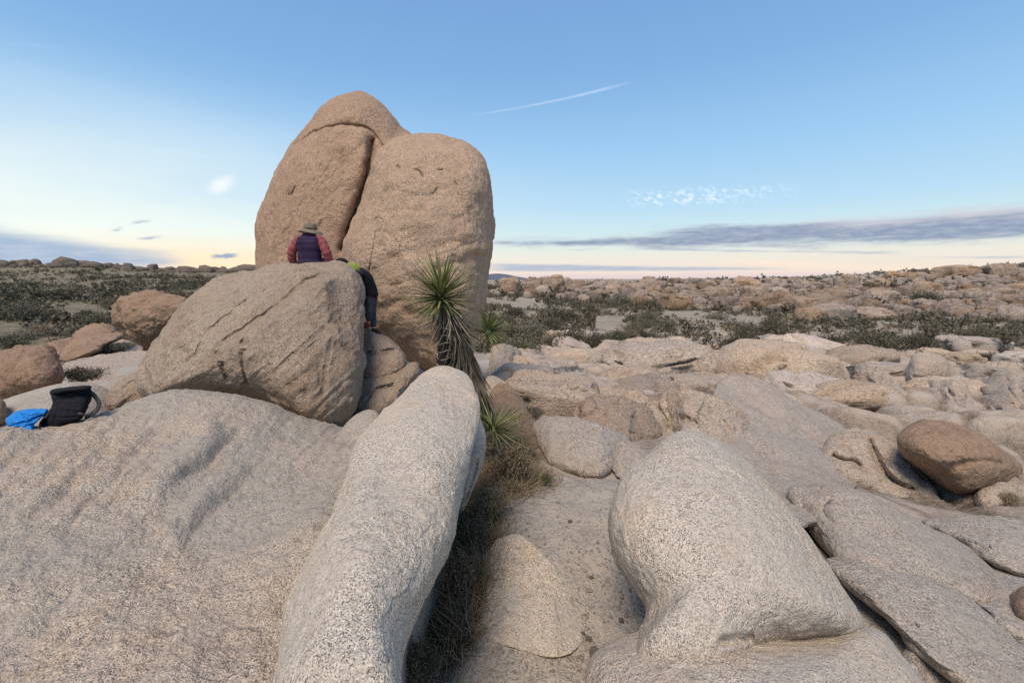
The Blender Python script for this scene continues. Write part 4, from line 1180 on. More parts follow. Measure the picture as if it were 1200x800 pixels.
named = [
 (1166, 319, 30, 18, 'big orange boulder crowning the right skyline, rightmost of the top row'), (1116, 321, 38, 14, 'long humped boulder on the right skyline left of the crowning one'),
 (1142, 322, 22, 11, 'small grey boulder filling the gap between the two skyline boulders at right'), (1087, 337, 28, 17, 'orange split boulder below the humped skyline boulder'),
 (1085, 350, 34, 12, 'wide flat orange boulder under the orange split boulder'), (1166, 332, 36, 11, 'pale flat boulder directly under the orange crowning boulder'),
 (1070, 343, 24, 12, 'tan boulder leaning on the left of the orange split boulder'), (1109, 346, 24, 12, 'dark sided boulder right of the orange split boulder'),
 (1170, 346, 28, 11, 'tan boulder beneath the pale flat boulder at right'), (1189, 351, 20, 11, 'orange boulder near the right edge halfway down the far slope'),
 (1196, 338, 22, 10, 'pale boulder at the right edge beside the flat boulder'), (1135, 340, 26, 11, 'tan boulder in the middle of the right far slope'),
 (915, 353, 34, 22, 'broad rounded outcrop boulder with dark joints right of centre'), (938, 359, 28, 20, 'second domed boulder right of the broad outcrop boulder'),
 (961, 357, 32, 22, 'third domed boulder of the outcrop, cut by dark slots'), (987, 347, 18, 14, 'upright tan slab boulder above the third domed boulder'),
 (1004, 348, 16, 14, 'upright boulder with a black slot behind it'), (1022, 350, 18, 13, 'rounded boulder right of the black slot'), (1039, 351, 18, 12, 'small dome at the right end of the far outcrop row'),
 (1022, 360, 24, 12, 'pale dome below the far outcrop row'), (997, 366, 32, 12, 'low pale boulder at the foot of the outcrop'), (1026, 368, 36, 12, 'widest low pale boulder at the foot of the outcrop'), (1054, 368, 26, 11, 'low boulder at the right foot of the outcrop'),
 (643, 336, 38, 23, 'cone shaped pinkish boulder pile right of the tall boulders'), (639, 327, 16, 6, 'flat cap stone leaning on the cone shaped pile'), (653, 326, 14, 7, 'topmost knob of the cone shaped pile'), (662, 335, 18, 16, 'right shoulder boulder of the cone shaped pile'),
 (668, 347, 16, 13, 'lone rounded boulder in front of the cone shaped pile'), (678, 336, 14, 8, 'small pink boulder right of the cone shaped pile'), (716, 339, 22, 13, 'pink boulder alone between bushes right of the cone pile'), (735, 340, 16, 11, 'tan boulder right of the lone pink boulder'),
 (747, 338, 18, 12, 'pale boulder in the middle of the far row'), (767, 335, 24, 12, 'arched boulder at the top of the far row'), (794, 331, 10, 6, 'small knob standing alone on the far skyline'),
 (790, 355, 34, 17, 'domed tan boulder at the front of the far row'), (816, 349, 24, 12, 'arched boulder with a shadow under it'), (835, 343, 22, 11, 'boulder roofing the dark hollow, left half'), (852, 343, 24, 10, 'boulder roofing the dark hollow, right half'),
 (850, 356, 30, 15, 'large pale dome below the dark hollow'), (875, 355, 20, 14, 'ribbed pale boulder right of the large pale dome'), (893, 355, 22, 19, 'rounded tan boulder left of the broad outcrop'), (806, 340, 22, 11, 'tan boulder above the arched one'),
 (778, 344, 22, 12, 'tan boulder below the top arched boulder'), (734, 352, 20, 10, 'pale boulder beside the dark round bush'), (758, 347, 20, 9, 'flat boulder behind the dark round bush'), (871, 343, 18, 10, 'small boulder right of the dark hollow'),
 (890, 341, 20, 9, 'tan boulder on the far row above the rounded one'), (1057, 352, 20, 11, 'grey boulder left of the wide flat orange one'), (1142, 356, 24, 10, 'pale boulder low on the right far slope'), (1120, 362, 22, 9, 'low pale boulder near the foot of the right far slope'),
 (1165, 362, 24, 10, 'tan boulder low at the right foot of the far slope'), (1192, 366, 20, 10, 'pinkish boulder at the right edge low on the slope'),
]
for px, py, w, h, lab in named:
    put_boulder(px, py, w, h, lab, 'boulders heaped on the far ridge')

# smaller boulders between them: the 190 largest are objects, the rest one mass
cand = []
t_ = 0
while len(cand) < 2000 and t_ < 9000:
    t_ += 1
    px = rng.uniform(575, 1290)
    lo = np.interp(px, [575, 640, 760, 900, 1000, 1100, 1200, 1290], [330, 330, 331, 330, 326, 322, 318, 316])
    hi = np.interp(px, [575, 640, 760, 900, 1000, 1100, 1200, 1290], [345, 350, 358, 366, 374, 372, 376, 376])
    py = lo + (hi - lo) * rng.beta(1.1, 1.5)
    dens = np.interp(px, [575, 640, 700, 780, 1290], [.35, .6, .55, 1, 1])
    if rng.random() > dens: continue
    w = math.exp(rng.normal(math.log(8), .5)) * (0.6 + 0.6 * (py - 320) / 50)
    cand.append((px, py, w, w * rng.uniform(.5, .95)))
_hc = {}


def hitc(px, py):
    k = (int(px / 8), int(py * 1.0))
    if k not in _hc: _hc[k] = hit(k[0] * 8 + 4, k[1] + .5)
    return _hc[k]


cand.sort(key=lambda c: -c[2])
inview = [c for c in cand if -5 < c[0] < 1205]
for c in inview[:190]:
    side = ('among the bushes right of the tall boulders' if c[0] < 740 else 'in the middle of the far ridge' if c[0] < 960 else 'on the far slope at the right')
    o = put_boulder(c[0], c[1], c[2], c[3], 'x', 'small boulders %s' % side, Y=hitc(c[0], c[1] + c[3] * .4))
    later(o, 'weathered tan ' + ('flat boulder' if c[3] / c[2] < .65 else 'blocky boulder' if c[3] / c[2] > .82 else 'round boulder'), c[0], c[1], c[2])


def merged(name, metas, items, mats, label, kind='stuff'):
    """items: (meta index, location, scale xyz, rotz); metas: (co, quad/tri faces, material index)"""
    cos, fs, mi = [], [], []
    off = 0
    for k, loc, sc, rz in items:
        co, f, m_ = metas[k]
        c_, s_ = math.cos(rz), math.sin(rz)
        q = co * np.array(sc)
        q = np.stack([q[:, 0] * c_ - q[:, 1] * s_, q[:, 0] * s_ + q[:, 1] * c_, q[:, 2]], -1) + np.array(loc)
        cos.append(q); fs.append(f + off); mi.append(m_)
        off += len(co)
    me = np_mesh(name, np.concatenate(cos), np.concatenate(fs), False)
    o = link(name, me, mats)
    me.polygons.foreach_set('material_index', np.concatenate(mi).astype(np.int32))
    tag(o, label, None, None, kind)
    return o


metas = []
for k in range(8):
    v, f = ico(2)
    r = np.random.default_rng(500 + k)
    q = np.sign(v) * np.abs(v) ** (2 / r.uniform(2.2, 3.2)) * np.array([1, .8, .7]) + v * (fbm(v + k * 3, 1.3, 3, 900 + k) * .22)[:, None]
    metas.append((q, f, np.zeros(len(f))))
items = []
for c in [c for c in cand if not (-5 < c[0] < 1205)] + inview[190:]:
    Y = hitc(c[0], c[1] + c[3] * .4); p = P(c[0], c[1], Y); s_ = Y / F
    items.append((rng.integers(8), p, (c[2] * s_ / 2, c[2] * s_ / 2, c[3] * s_ / 1.4), rng.uniform(0, 6.3)))
for k in range(230):      # broken rock along the left skyline
    px = rng.uniform(-60, 320); Y = rng.uniform(360, 430)
    q = P(px, 312, Y); w = math.exp(rng.normal(math.log(6.5), .5)) * Y / F
    q[2] = ground(np.array([q[0]]), np.array([q[1]]))[0] + w * .08
    items.append((rng.integers(8), q, (w / 2, w / 2, w * rng.uniform(.25, .6)), rng.uniform(0, 6.3)))
rub2_items = items[-230:]
items = items[:-230]
rub = merged('rock_rubble', metas, items, [M['far']], 'countless small rocks filling the far ridge between the boulders')
rub.data.polygons.foreach_set('use_smooth', np.ones(len(rub.data.polygons), dtype=bool))

M['mid_loose'] = granite('loose_pinkish_granite', (0.45, 0.375, 0.305), (0.50, 0.415, 0.335), (0.34, 0.235, 0.16), 0.7, 40, 2.5, 0.5, 0.6, rnd=True)
smesh = [boulder_mesh(300 + k, 4) for k in range(8)]
for m_ in smesh: m_.materials.append(M['mid_loose'])
for k in range(190):
    px = rng.uniform(600, 1230); py = rng.uniform(402, 482)
    w = math.exp(rng.normal(math.log(34), .5)) * (.6 + (py - 400) / 90); h = w * rng.uniform(.25, .5)
    where = 'left of the upright tooth' if px < 715 else 'between the upright tooth and the rounded dome' if px < 900 else 'around the round balanced boulder'
    o = put_boulder(px, py, w, h, 'x', 'low slickrock humps', name='rock', data=smesh[k % 8])
    later(o, 'weathered pinkish slickrock ' + ('slab' if h / w < .33 else 'knob' if h / w > .43 else 'hump'), px, py, w)

M['far_dark'] = granite('dark_outcrop_granite', (0.17, 0.14, 0.115), (0.22, 0.18, 0.145), (0.15, 0.11, 0.08), 0.3, 6, 14, 0.5, 0.6, rnd=True, big=0.35)  # darker grey-brown granite for the left skyline rocks
lmesh = [boulder_mesh(340 + k, 4) for k in range(6)]
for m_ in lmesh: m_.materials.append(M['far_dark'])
# left skyline outcrops
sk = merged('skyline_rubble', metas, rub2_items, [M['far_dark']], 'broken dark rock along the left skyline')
sk.data.polygons.foreach_set('use_smooth', np.ones(len(sk.data.polygons), dtype=bool))
lsk = [(18, 305, 9, 3), (27, 305, 12, 4), (62, 309, 24, 3), (128, 306, 12, 5), (137, 303.5, 9, 6), (147, 308, 20, 4), (178, 308, 14, 6),
       (207, 312, 10, 4), (212, 311, 9, 6), (222, 313, 16, 4), (247, 312, 9, 6), (262, 314, 12, 5), (285, 315, 16, 3)]
for px, py, w, h in lsk:
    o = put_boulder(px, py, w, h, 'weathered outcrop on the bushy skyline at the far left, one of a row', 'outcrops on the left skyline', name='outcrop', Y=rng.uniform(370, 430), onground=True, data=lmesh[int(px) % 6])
    later(o, 'dark weathered outcrop', px, py, w)


# ---------------------------------------------------------------- shrubs
def bush_data(seed, nclump, nleaf, leaf, flat=.7, ntwig=14, spread=.28, tw=.02, upright=.3):
    """unit shrub: radius 1, height flat; quads only"""
    r = np.random.default_rng(seed)
    u = r.normal(size=(nclump, 3)); u /= np.linalg.norm(u, axis=1)[:, None]
    rad = r.uniform(.35, 1, nclump) ** .6
    c_ = u * rad[:, None] * .82
    c_[:, 2] = (c_[:, 2] * .5 + .5) * flat * 1.0
    lump = 1 + .35 * np.sin(np.arctan2(c_[:, 1], c_[:, 0]) * 3 + seed)
    c_[:, :2] *= lump[:, None] * .85
    n = nclump * nleaf
    cc = np.repeat(c_, nleaf, 0) + r.normal(size=(n, 3)) * spread * np.array([.5, .5, .38])
    cc[:, 2] = np.abs(cc[:, 2])
    a = r.normal(size=(n, 3)); a[:, 2] += upright * 2; a /= np.linalg.norm(a, axis=1)[:, None]
    b = np.cross(a, r.normal(size=(n, 3))); b /= np.linalg.norm(b, axis=1)[:, None] + 1e-9
    L = (leaf * r.uniform(.6, 1.4, n))[:, None]
    q = np.stack([cc - a * L * .5 , cc + b * L * .25, cc + a * L * .5, cc - b * L * .25], 1).reshape(-1, 3)
    f = np.arange(n * 4).reshape(-1, 4)
    mi = np.zeros(n)
    # twigs
    tv, tf = [], []
    for k in range(ntwig):
        e = c_[k % nclump]
        s0 = np.array([r.normal() * .06, r.normal() * .06, 0])
        mid = s0 * .5 + e * .5 + r.normal(size=3) * .06
        pts = [s0, mid, e]
        o0 = len(tv)
        for j, p_ in enumerate(pts):
            w = tw * (1 - j * .4)
            for t in range(3):
                an = t * 2.094
                tv.append(p_ + np.array([math.cos(an) * w, math.sin(an) * w, 0]))
        for j in range(2):
            for t in range(3):
                tf.append([o0 + j * 3 + t, o0 + j * 3 + (t + 1) % 3, o0 + j * 3 + 3 + (t + 1) % 3, o0 + j * 3 + 3 + t])
    if tv:
        q = np.concatenate([q, np.array(tv)]); f = np.concatenate([f, np.array(tf) + n * 4]); mi = np.concatenate([mi, np.ones(len(tf))])
    return q, f, mi


def bush_mesh(data, mats, name='shrub'):
    q, f, mi = data
    me = np_mesh(name, q, f, False)
    for m_ in mats: me.materials.append(m_)
    me.polygons.foreach_set('material_index', mi.astype(np.int32))
    return me


BM = {}
for kind, mt in (('olive', 'leaf1'), ('grey', 'leaf2'), ('brown', 'leaf3')):
    BM[kind] = [bush_mesh(bush_data(10 + k + ord(kind[0]), 46, 46, .085, .75, 26, .30, .018), [M[mt], M['twig']]) for k in range(4)]
    BM[kind + '_fine'] = [bush_mesh(bush_data(60 + k + ord(kind[0]), 70, 60, .075, .8, 60, .26, .010), [M[mt], M['twig']]) for k in range(2)]


def put_bush(px, py, w, h, kind, label, group, Y=None, name='shrub', cat='shrub'):
    """py is the foot of the shrub in the picture"""
    if Y is None: Y = hit(px, py)
    p = P(px, py, Y)
    s_ = Y / F
    me = BM[kind][rng.integers(len(BM[kind]))]
    o = bpy.data.objects.new(name, me)
    col.objects.link(o)
    o.location = (p[0], p[1], p[2] - .03 * h * s_)
    o.scale = (w * s_ / 1.9, w * s_ / 1.9, h * s_ / .95)
    o.rotation_euler = (0, 0, rng.uniform(0, 6.3))
    tag(o, label, cat, group)
    return o


near_b = [
 (1020, 413, 62, 32, 'olive', 'large dark juniper-like shrub directly behind the dark standing figure'), (973, 411, 44, 24, 'olive', 'dark olive shrub left of the largest shrub behind the slickrock'), (1000, 404, 60, 22, 'grey', 'grey sprawling shrub just left behind the largest dark shrub'),
 (1056, 408, 56, 20, 'grey', 'grey leafless thicket right of the largest dark shrub'), (1156, 425, 36, 15, 'olive', 'boxy dark olive shrub by the two-armed tree at right'), (1176, 420, 16, 12, 'olive', 'small olive shrub right of the boxy one'),
 (903, 396, 44, 18, 'olive', 'olive shrub left of the tall gap in the middle scrub'), (868, 390, 40, 18, 'grey', 'grey green shrub in the middle scrub band'), (935, 392, 40, 16, 'olive', 'olive shrub in the scrub behind the rim'), (884, 402, 30, 14, 'olive', 'low dark shrub under the middle scrub band'),
 (840, 378, 36, 14, 'grey', 'pale grey brush patch in the middle distance'), (785, 386, 30, 14, 'olive', 'dark shrub right of the pale sand patch'), (760, 384, 26, 13, 'grey', 'grey shrub bordering the pale sand patch on its right'), (742, 392, 22, 20, 'olive', 'upright dark shrub at the head of the slickrock'),
 (760, 362, 26, 14, 'olive', 'dark round bush in front of the far boulder row'), (694, 370, 22, 18, 'olive', 'dark upright bush left of the pale sand patch'), (693, 386, 14, 22, 'olive', 'tall narrow dark shrub at the left of the pale sand'), (665, 376, 36, 14, 'olive', 'wide dark shrub left of the narrow one'),
 (640, 370, 30, 12, 'olive', 'dark shrub below the cone shaped rock pile'), (602, 372, 34, 14, 'olive', 'dark shrub close beside the tall flat-topped boulder'), (1196, 395, 26, 18, 'olive', 'dark shrub at the right edge below the far slope'), (1105, 408, 30, 12, 'grey', 'grey brush beside the two-armed tree'),
 (1140, 398, 28, 11, 'olive', 'olive brush behind the boxy shrub'), (925, 420, 22, 9, 'grey', 'tiny grey bush on the pale strip behind the rim'), (965, 426, 34, 12, 'grey', 'low grey brush just behind the slickrock rim'), (908, 418, 12, 8, 'olive', 'tiny dark bush left of the tiny grey one'),
 (940, 428, 26, 9, 'brown', 'low brown brush on the rim'), (25, 372, 44, 26, 'olive', 'large dark bush by the left edge in the plain'), (50, 352, 60, 16, 'olive', 'long dark thicket at left in the plain'), (16, 412, 44, 26, 'olive', 'dark bush behind the pitted boulder at the left edge'),
 (30, 398, 34, 16, 'grey', 'grey bush behind the dark one at the left edge'), (130, 363, 30, 16, 'olive', 'dark bush above the egg-shaped boulder on its left'), (98, 352, 24, 10, 'olive', 'dark bush in the middle of the left plain'),
]
for px, py, w, h, k, lab in near_b:
    put_bush(px, py, w, h, k, lab, 'shrubs on the desert plain')
fine_b = [
 (96, 447, 52, 20, 'grey_fine', 'tangled grey brush between the pitted boulder and the backpack', 9.6), (142, 409, 40, 10, 'grey_fine', 'flat grey brush under the egg-shaped boulder', 26), (62, 478, 26, 10, 'grey_fine', 'wispy grey brush just behind the backpack', 7.0),
 (890, 492, 28, 9, 'olive_fine', 'small dark cushion shrub on the large pale grey dome', None), (1155, 455, 26, 9, 'olive_fine', 'small dark shrub right of the round balanced boulder', None), (1181, 460, 20, 6, 'olive_fine', 'low dark shrub on the broad slab at the right edge', None),
 (1139, 470, 13, 7, 'olive_fine', 'tiny dark shrub in a crack below the round balanced boulder', None), (1079, 474, 12, 7, 'olive_fine', 'tiny dark shrub in the crack left under the round boulder', None), (1037, 450, 18, 8, 'olive_fine', 'small dark shrub in the joint left of the round boulder', None),
 (998, 500, 22, 10, 'olive_fine', 'dark cushion shrub above the hollow-browed rock', None), (891, 454, 12, 5, 'brown_fine', 'tiny brown tuft left on the rounded dome', None), (1181, 592, 24, 22, 'brown_fine', 'brown bush right beneath the big brown boulder', None),
 (1180, 676, 34, 22, 'brown_fine', 'round brown bush on the right slabs above the edge boulder', 4.25), (738, 559, 18, 15, 'olive_fine', 'thin twiggy plant beside the top left of the right dome', 5.6), (820, 508, 34, 11, 'olive_fine', 'dark cushion shrub behind the right dome', None),
 (735, 470, 34, 12, 'grey_fine', 'grey tangled brush on top of the undercut rock', None), (621, 420, 15, 13, 'olive_fine', 'dark bush on the pale slab right of the yucca', None), (649, 405, 12, 8, 'olive_fine', 'tiny dark bush on the whitish flat slab', None),
 (653, 430, 12, 9, 'olive_fine', 'dark bush above the fluted wall', None), (627, 400, 10, 16, 'olive_fine', 'narrow dark bush at the left of the whitish slab', None), (747, 395, 10, 7, 'olive_fine', 'tiny dark bush on the stepped pale slab', None), (668, 432, 11, 6, 'olive_fine', 'tiny dark bush right above the fluted wall', None),
 (1052, 700, 34, 26, 'olive_fine', 'dark green clump in the gravel between the right slabs', 3.6), (1030, 690, 20, 12, 'grey_fine', 'grey tuft in the gravel between the right slabs', 3.8), (626, 492, 24, 22, 'grey_fine', 'grey wispy brush at the head of the sandy gully', 6.9),
 (640, 566, 18, 14, 'olive_fine', 'small green weed on the sand at the gully edge', 4.95), (700, 425, 12, 10, 'olive_fine', 'dark tuft in the joint left of the upright tooth', None), (790, 432, 10, 7, 'olive_fine', 'dark tuft in the joint right of the stepped rock', None), (836, 436, 9, 10, 'olive_fine', 'dark tuft in the vertical joint beside the broad tan rock', None),
 (1165, 700, 20, 8, 'brown_fine', 'flat brown tuft near the edge boulder', 3.9), (968, 470, 8, 6, 'olive_fine', 'dark tuft at the foot of the rounded dome', None), (604, 446, 12, 10, 'olive_fine', 'dark bush left of the fluted wall', None),
]
for px, py, w, h, k, lab, Y in fine_b:
    put_bush(px, py, w, h, k, lab, 'small shrubs among the rocks', Y=Y)
for (px, py, w, h) in [(1033, 716, 30, 14)]:
    pass

for k in range(98):
    px = rng.uniform(600, 1200); py = rng.uniform(396, 480)
    w = rng.uniform(4, 15) * (.7 + (py - 396) / 160)
    where = 'right of the yucca' if px < 715 else 'beyond the right foreground dome' if px < 900 else 'near the right edge'
    kd = str(rng.choice(['olive', 'brown', 'olive', 'grey']))
    o = put_bush(px, py, w, w * rng.uniform(.5, .9), kd, 'x', 'tufts in the slickrock joints')
    later(o, 'tiny %s brush tuft on slickrock' % {'olive': 'dark olive', 'grey': 'pale grey', 'brown': 'dry brown'}[kd], px, py, w)

# random scrub on the plain: the nearest 215 are objects, the rest is one mass
cand = []
n_try = 52000
A = np.radians(rng.uniform(-64, 64, n_try)); YY = np.exp(rng.uniform(math.log(36), math.log(420), n_try))
X = YY * np.tan(A)
pxx = 600 + F * X / YY
nz = fbm(np.stack([X, YY, X * 0], -1), .045, 4, 301)
nz2 = fbm(np.stack([X, YY, X * 0], -1), .015, 3, 302)
zz = ground(X, YY)
left = pxx < 560
pr_ = np.where(left, sstep(nz + nz2 * .5, -.5, .1) * np.interp(YY, [36, 60, 100, 420], [.08, .22, .7, 1]), sstep(nz + nz2 * .6, -.6, .35) * np.where(pxx < 780, np.interp(YY, [36, 50, 60, 100, 150, 220, 420], [.2, .3, .42, .6, .7, .6, .5]), np.interp(YY, [36, 50, 60, 100, 150, 220, 420], [.10, .18, .30, .40, .45, .5, .5])))
keep = (rng.random(n_try) < pr_) & ~((pxx > 330) & (pxx < 500))
rzone = rock_zone(X, YY)
keep &= rng.random(n_try) > rzone * .75
# open pale sand patch
keep &= ~((np.abs(pxx - 712) < 24) & (YY > 52) & (YY < 100))
idx = np.where(keep)[0]
print('scrub kept', len(idx))
hh = np.exp(rng.normal(math.log(.85), .38, n_try)) * np.where(left, 1.5, 1) * np.where((~left) & (YY > 130), 1.8, 1)
size_px = hh / YY * F
order = idx[np.argsort(-size_px[idx])]
inv = [i for i in order if 0 < pxx[i] < 1200][:130]
invs = set(inv)
kinds = ['olive', 'olive', 'grey', 'olive', 'brown']
for i in inv:
    k = kinds[rng.integers(5)]
    me = BM[k][rng.integers(4)]
    o = bpy.data.objects.new('shrub', me)
    col.objects.link(o)
    o.location = (X[i], YY[i], zz[i] - .05)
    s_ = hh[i] * rng.uniform(.8, 1.3)
    o.scale = (s_, s_, hh[i] * 1.2)
    o.rotation_euler = (0, 0, rng.uniform(0, 6.3))
    where = 'on the open plain left of the tall boulders' if pxx[i] < 560 else ('between the pale rocks right of the tall boulders' if pxx[i] < 850 else 'in the scrub flat behind the right slickrock')
    word = {'olive': 'dark olive', 'grey': 'grey green', 'brown': 'dry brown'}[k]
    tag(o, 'x', 'shrub', 'small shrubs %s' % where)
    _a, _b = proj(np.array([[X[i], YY[i], zz[i] + .4]]))
    later(o, 'small %s shrub' % word, float(_a[0]), float(_b[0]), float(size_px[i]))
metas = []
for k in range(9):
    q, f, mi = bush_data(800 + k, 7, 6, .36, .8, 0, .34)
    metas.append((q, f, np.full(len(f), [0, 1, 0, 2, 0, 1, 0, 0, 1][k])))
items = [(int(rng.integers(9)), (X[i], YY[i], zz[i] - .05), (hh[i] * 1.15, hh[i] * 1.15, hh[i] * 1.15), rng.uniform(0, 6.3)) for i in idx if i not in invs]
print('scrub mass', len(items))
items = [items[i] for i in rng.permutation(len(items))[:11500]]
merged('desert_scrub', metas, items, [M['leaf1'], M['leaf2'], M['leaf3']], 'low dark scrub covering the desert plain out to the hills')


# ---------------------------------------------------------------- tubes, lofts and leaves
def tube_data(path, radii, seg=10, cap=True, flat=None):
    path = np.array(path, float); n = len(path)
    radii = np.broadcast_to(np.array(radii, float), (n,))
    tan = np.gradient(path, axis=0); tan /= np.linalg.norm(tan, axis=1)[:, None] + 1e-9
    up = np.array([0, 0, 1.0]) if abs(tan[0][2]) < .9 else np.array([1.0, 0, 0])
    a = np.cross(up, tan[0]); a /= np.linalg.norm(a)
    co = []
    for i in range(n):
        a = a - tan[i] * (a @ tan[i]); a /= np.linalg.norm(a) + 1e-9
        b = np.cross(tan[i], a)
        for k in range(seg):
            t = 2 * math.pi * k / seg
            co.append(path[i] + radii[i] * (a * math.cos(t) * (flat[0] if flat else 1) + b * math.sin(t) * (flat[1] if flat else 1)))
    f = []
    for i in range(n - 1):
        for k in range(seg):
            f.append([i * seg + k, i * seg + (k + 1) % seg, (i + 1) * seg + (k + 1) % seg, (i + 1) * seg + k])
    if cap:
        for end in (0, n - 1):
            c_ = len(co); co.append(path[end])
            for k in range(0, seg):
                p_, q_ = end * seg + k, end * seg + (k + 1) % seg
                f.append([c_, q_, p_, c_] if end == 0 else [c_, p_, q_, c_])
    return np.array(co), f


def pyobj(name, co, f, mat, parent=None, loc=(0, 0, 0), smooth=True):
    me = bpy.data.meshes.new(name)
    f2 = [list(dict.fromkeys(x)) for x in f]
    me.from_pydata([tuple(map(float, c_)) for c_ in co], [], f2)
    me.update()
    me.polygons.foreach_set('use_smooth', np.full(len(me.polygons), smooth, dtype=bool))
    me.materials.append(mat)
    o = bpy.data.objects.new(name, me)
    col.objects.link(o)
    if parent: o.parent = parent
    o.location = loc
    return o


def blade(L, w, bend, fold=.25, n=5):
    """sword leaf along +x, curving down by bend"""
    co, f = [], []
    for i in range(n + 1):
        t = i / n
        ww = w * (1 - t ** 1.6) * (0.75 + .5 * min(t * 4, 1) * .5) + .0006
        x, z = L * t, -bend * L * t * t
        co += [(x, -ww / 2, z + fold * ww), (x, 0, z), (x, ww / 2, z + fold * ww)]
    for i in range(n):
        a = i * 3
        f += [(a, a + 1, a + 4, a + 3), (a + 1, a + 2, a + 5, a + 4)]
    return co, f


def blade_mesh(name, L, w, bend, mat):
    co, f = blade(L, w, bend)
    me = bpy.data.meshes.new(name)
    me.from_pydata(co, [], f); me.update()
    me.materials.append(mat)
    return me


YD = 5.6
yo = P(548, 565, YD)          # foot of the yucca
yo[2] = ground0(np.array([yo[0]]), np.array([yo[1]]))[0]
yroot = empty('yucca', tuple(yo))
tag(yroot, 'tall shaggy yucca with spiky green head between the finger rock and the tall boulders', 'yucca')


def L(px, py, d=YD):
    return P(px, py, d) - yo


trunk_path = catmull([tuple(L(572, 560, 5.6)), tuple(L(566, 500, 5.6)), tuple(L(556, 450, 5.6)), tuple(L(540, 405, 5.6)), tuple(L(520, 352, 5.6))], False, 6)
co, f = tube_data(trunk_path, np.linspace(.13, .09, len(trunk_path)), 12)
pyobj('trunk', co, f, M['dead'], yroot)
# dark banded second stem
sp_path = catmull([tuple(L(518, 470, 5.5)), tuple(L(519, 430, 5.5)), tuple(L(522, 395, 5.5)), tuple(L(526, 370, 5.55))], False, 8)
rad = .078 + .012 * np.sin(np.arange(len(sp_path)) * 2.1)
co, f = tube_data(sp_path, rad, 14)
stem = pyobj('charred_stem', co, f, M['bark'], yroot)
stem['label'] = 'dark stem ringed with pale bands'
for k in range(7):
    p = L(518.5 + k * 1.0, 436 - k * 8.5, 5.5)
    q = [p + np.array([math.cos(t) * .084, math.sin(t) * .084, .018 * math.sin(t * 2 + k)]) for t in np.linspace(0, 2 * math.pi, 19)]
    co, f = tube_data(q, .008, 6)
    pyobj('band', co, f, M['bark2'], stem)


def rosette(center, n, Lr, w, up=.25, low=-.5, seed=0, lean=(0, 0, 1)):
    r = np.random.default_rng(seed)
    cp_ = center
    cc, ff = ico(3)
    core = np_mesh('rosette', cc * np.array([.045, .045, .07]), ff)
    core.materials.append(M['yucca'])
    ro = bpy.data.objects.new('rosette', core)
    col.objects.link(ro); ro.parent = yroot; ro.location = tuple(cp_)
    ms = [blade_mesh('leaf', Lr * s_, w, b_, M['yucca']) for s_, b_ in ((1, .02), (.9, .08), (1.05, .0), (.8, .15), (.95, .04))]
    lean_q = Vector((0, 0, 1)).rotation_difference(Vector(lean))
    for k in range(n):
        el = math.asin(r.uniform(low, 1)); az = k * 2.39996 + r.uniform(-.2, .2)
        d_ = Vector((math.cos(el) * math.cos(az), math.cos(el) * math.sin(az), math.sin(el)))
        d_ = lean_q @ d_
        me = ms[r.integers(5)]
        o = bpy.data.objects.new('leaf', me)
        col.objects.link(o); o.parent = ro
        o.location = d_ * .03 + Vector((0, 0, .05 * math.sin(el)))
        q = d_.to_track_quat('X', 'Z')
        o.rotation_mode = 'QUATERNION'
        o.rotation_quaternion = q
        s_ = r.uniform(.8, 1.1)
        o.scale = (s_, 1, s_)
    return ro


rosette(L(517, 350), 215, .60, .032, low=-.45, seed=1, lean=(-.12, 0, 1))
rosette(L(572, 390), 115, .36, .022, low=-.3, seed=2, lean=(.35, -.2, .9))
rosette(L(578, 505, 5.3), 62, .50, .022, low=-.1, seed=3, lean=(.25, -.2, 1))


def dead_leaves(name, path, n, Lm, w, seed, droop=.85, out=.4, mat=None, r0=.07):
    r = np.random.default_rng(seed)
    cos, fs = [], []
    off = 0
    for k in range(n):
        t = r.random(); i = int(t * (len(path) - 1))
        p = path[i]
        az = r.uniform(0, 6.28)
        d_ = Vector((math.cos(az) * out, math.sin(az) * out, -droop + r.normal() * .15)).normalized()
        co, f = blade(Lm * r.uniform(.6, 1.2), w * r.uniform(.6, 1.2), r.uniform(-.05, .35), .3, 4)
        q = d_.to_track_quat('X', 'Z') @ Quaternion((1, 0, 0), r.uniform(-.8, .8))
        base = Vector(p) + Vector((math.cos(az), math.sin(az), 0)) * r0
        cos += [tuple(base + q @ Vector(c_)) for c_ in co]
        fs += [[x + off for x in y_] for y_ in f]
        off += len(co)
    return pyobj(name, cos, fs, mat or M['dead'], yroot)


o = dead_leaves('dead_leaf_skirt', trunk_path[9:], 900, .34, .022, 5, .95, .52, r0=.10)
o['kind'] = 'stuff'; o['label'] = 'shaggy skirt of dead grey-tan leaves hanging down the trunk'
o = dead_leaves('dead_leaf_fringe', trunk_path[-5:], 110, .46, .020, 6, .45, .8)
o['kind'] = 'stuff'


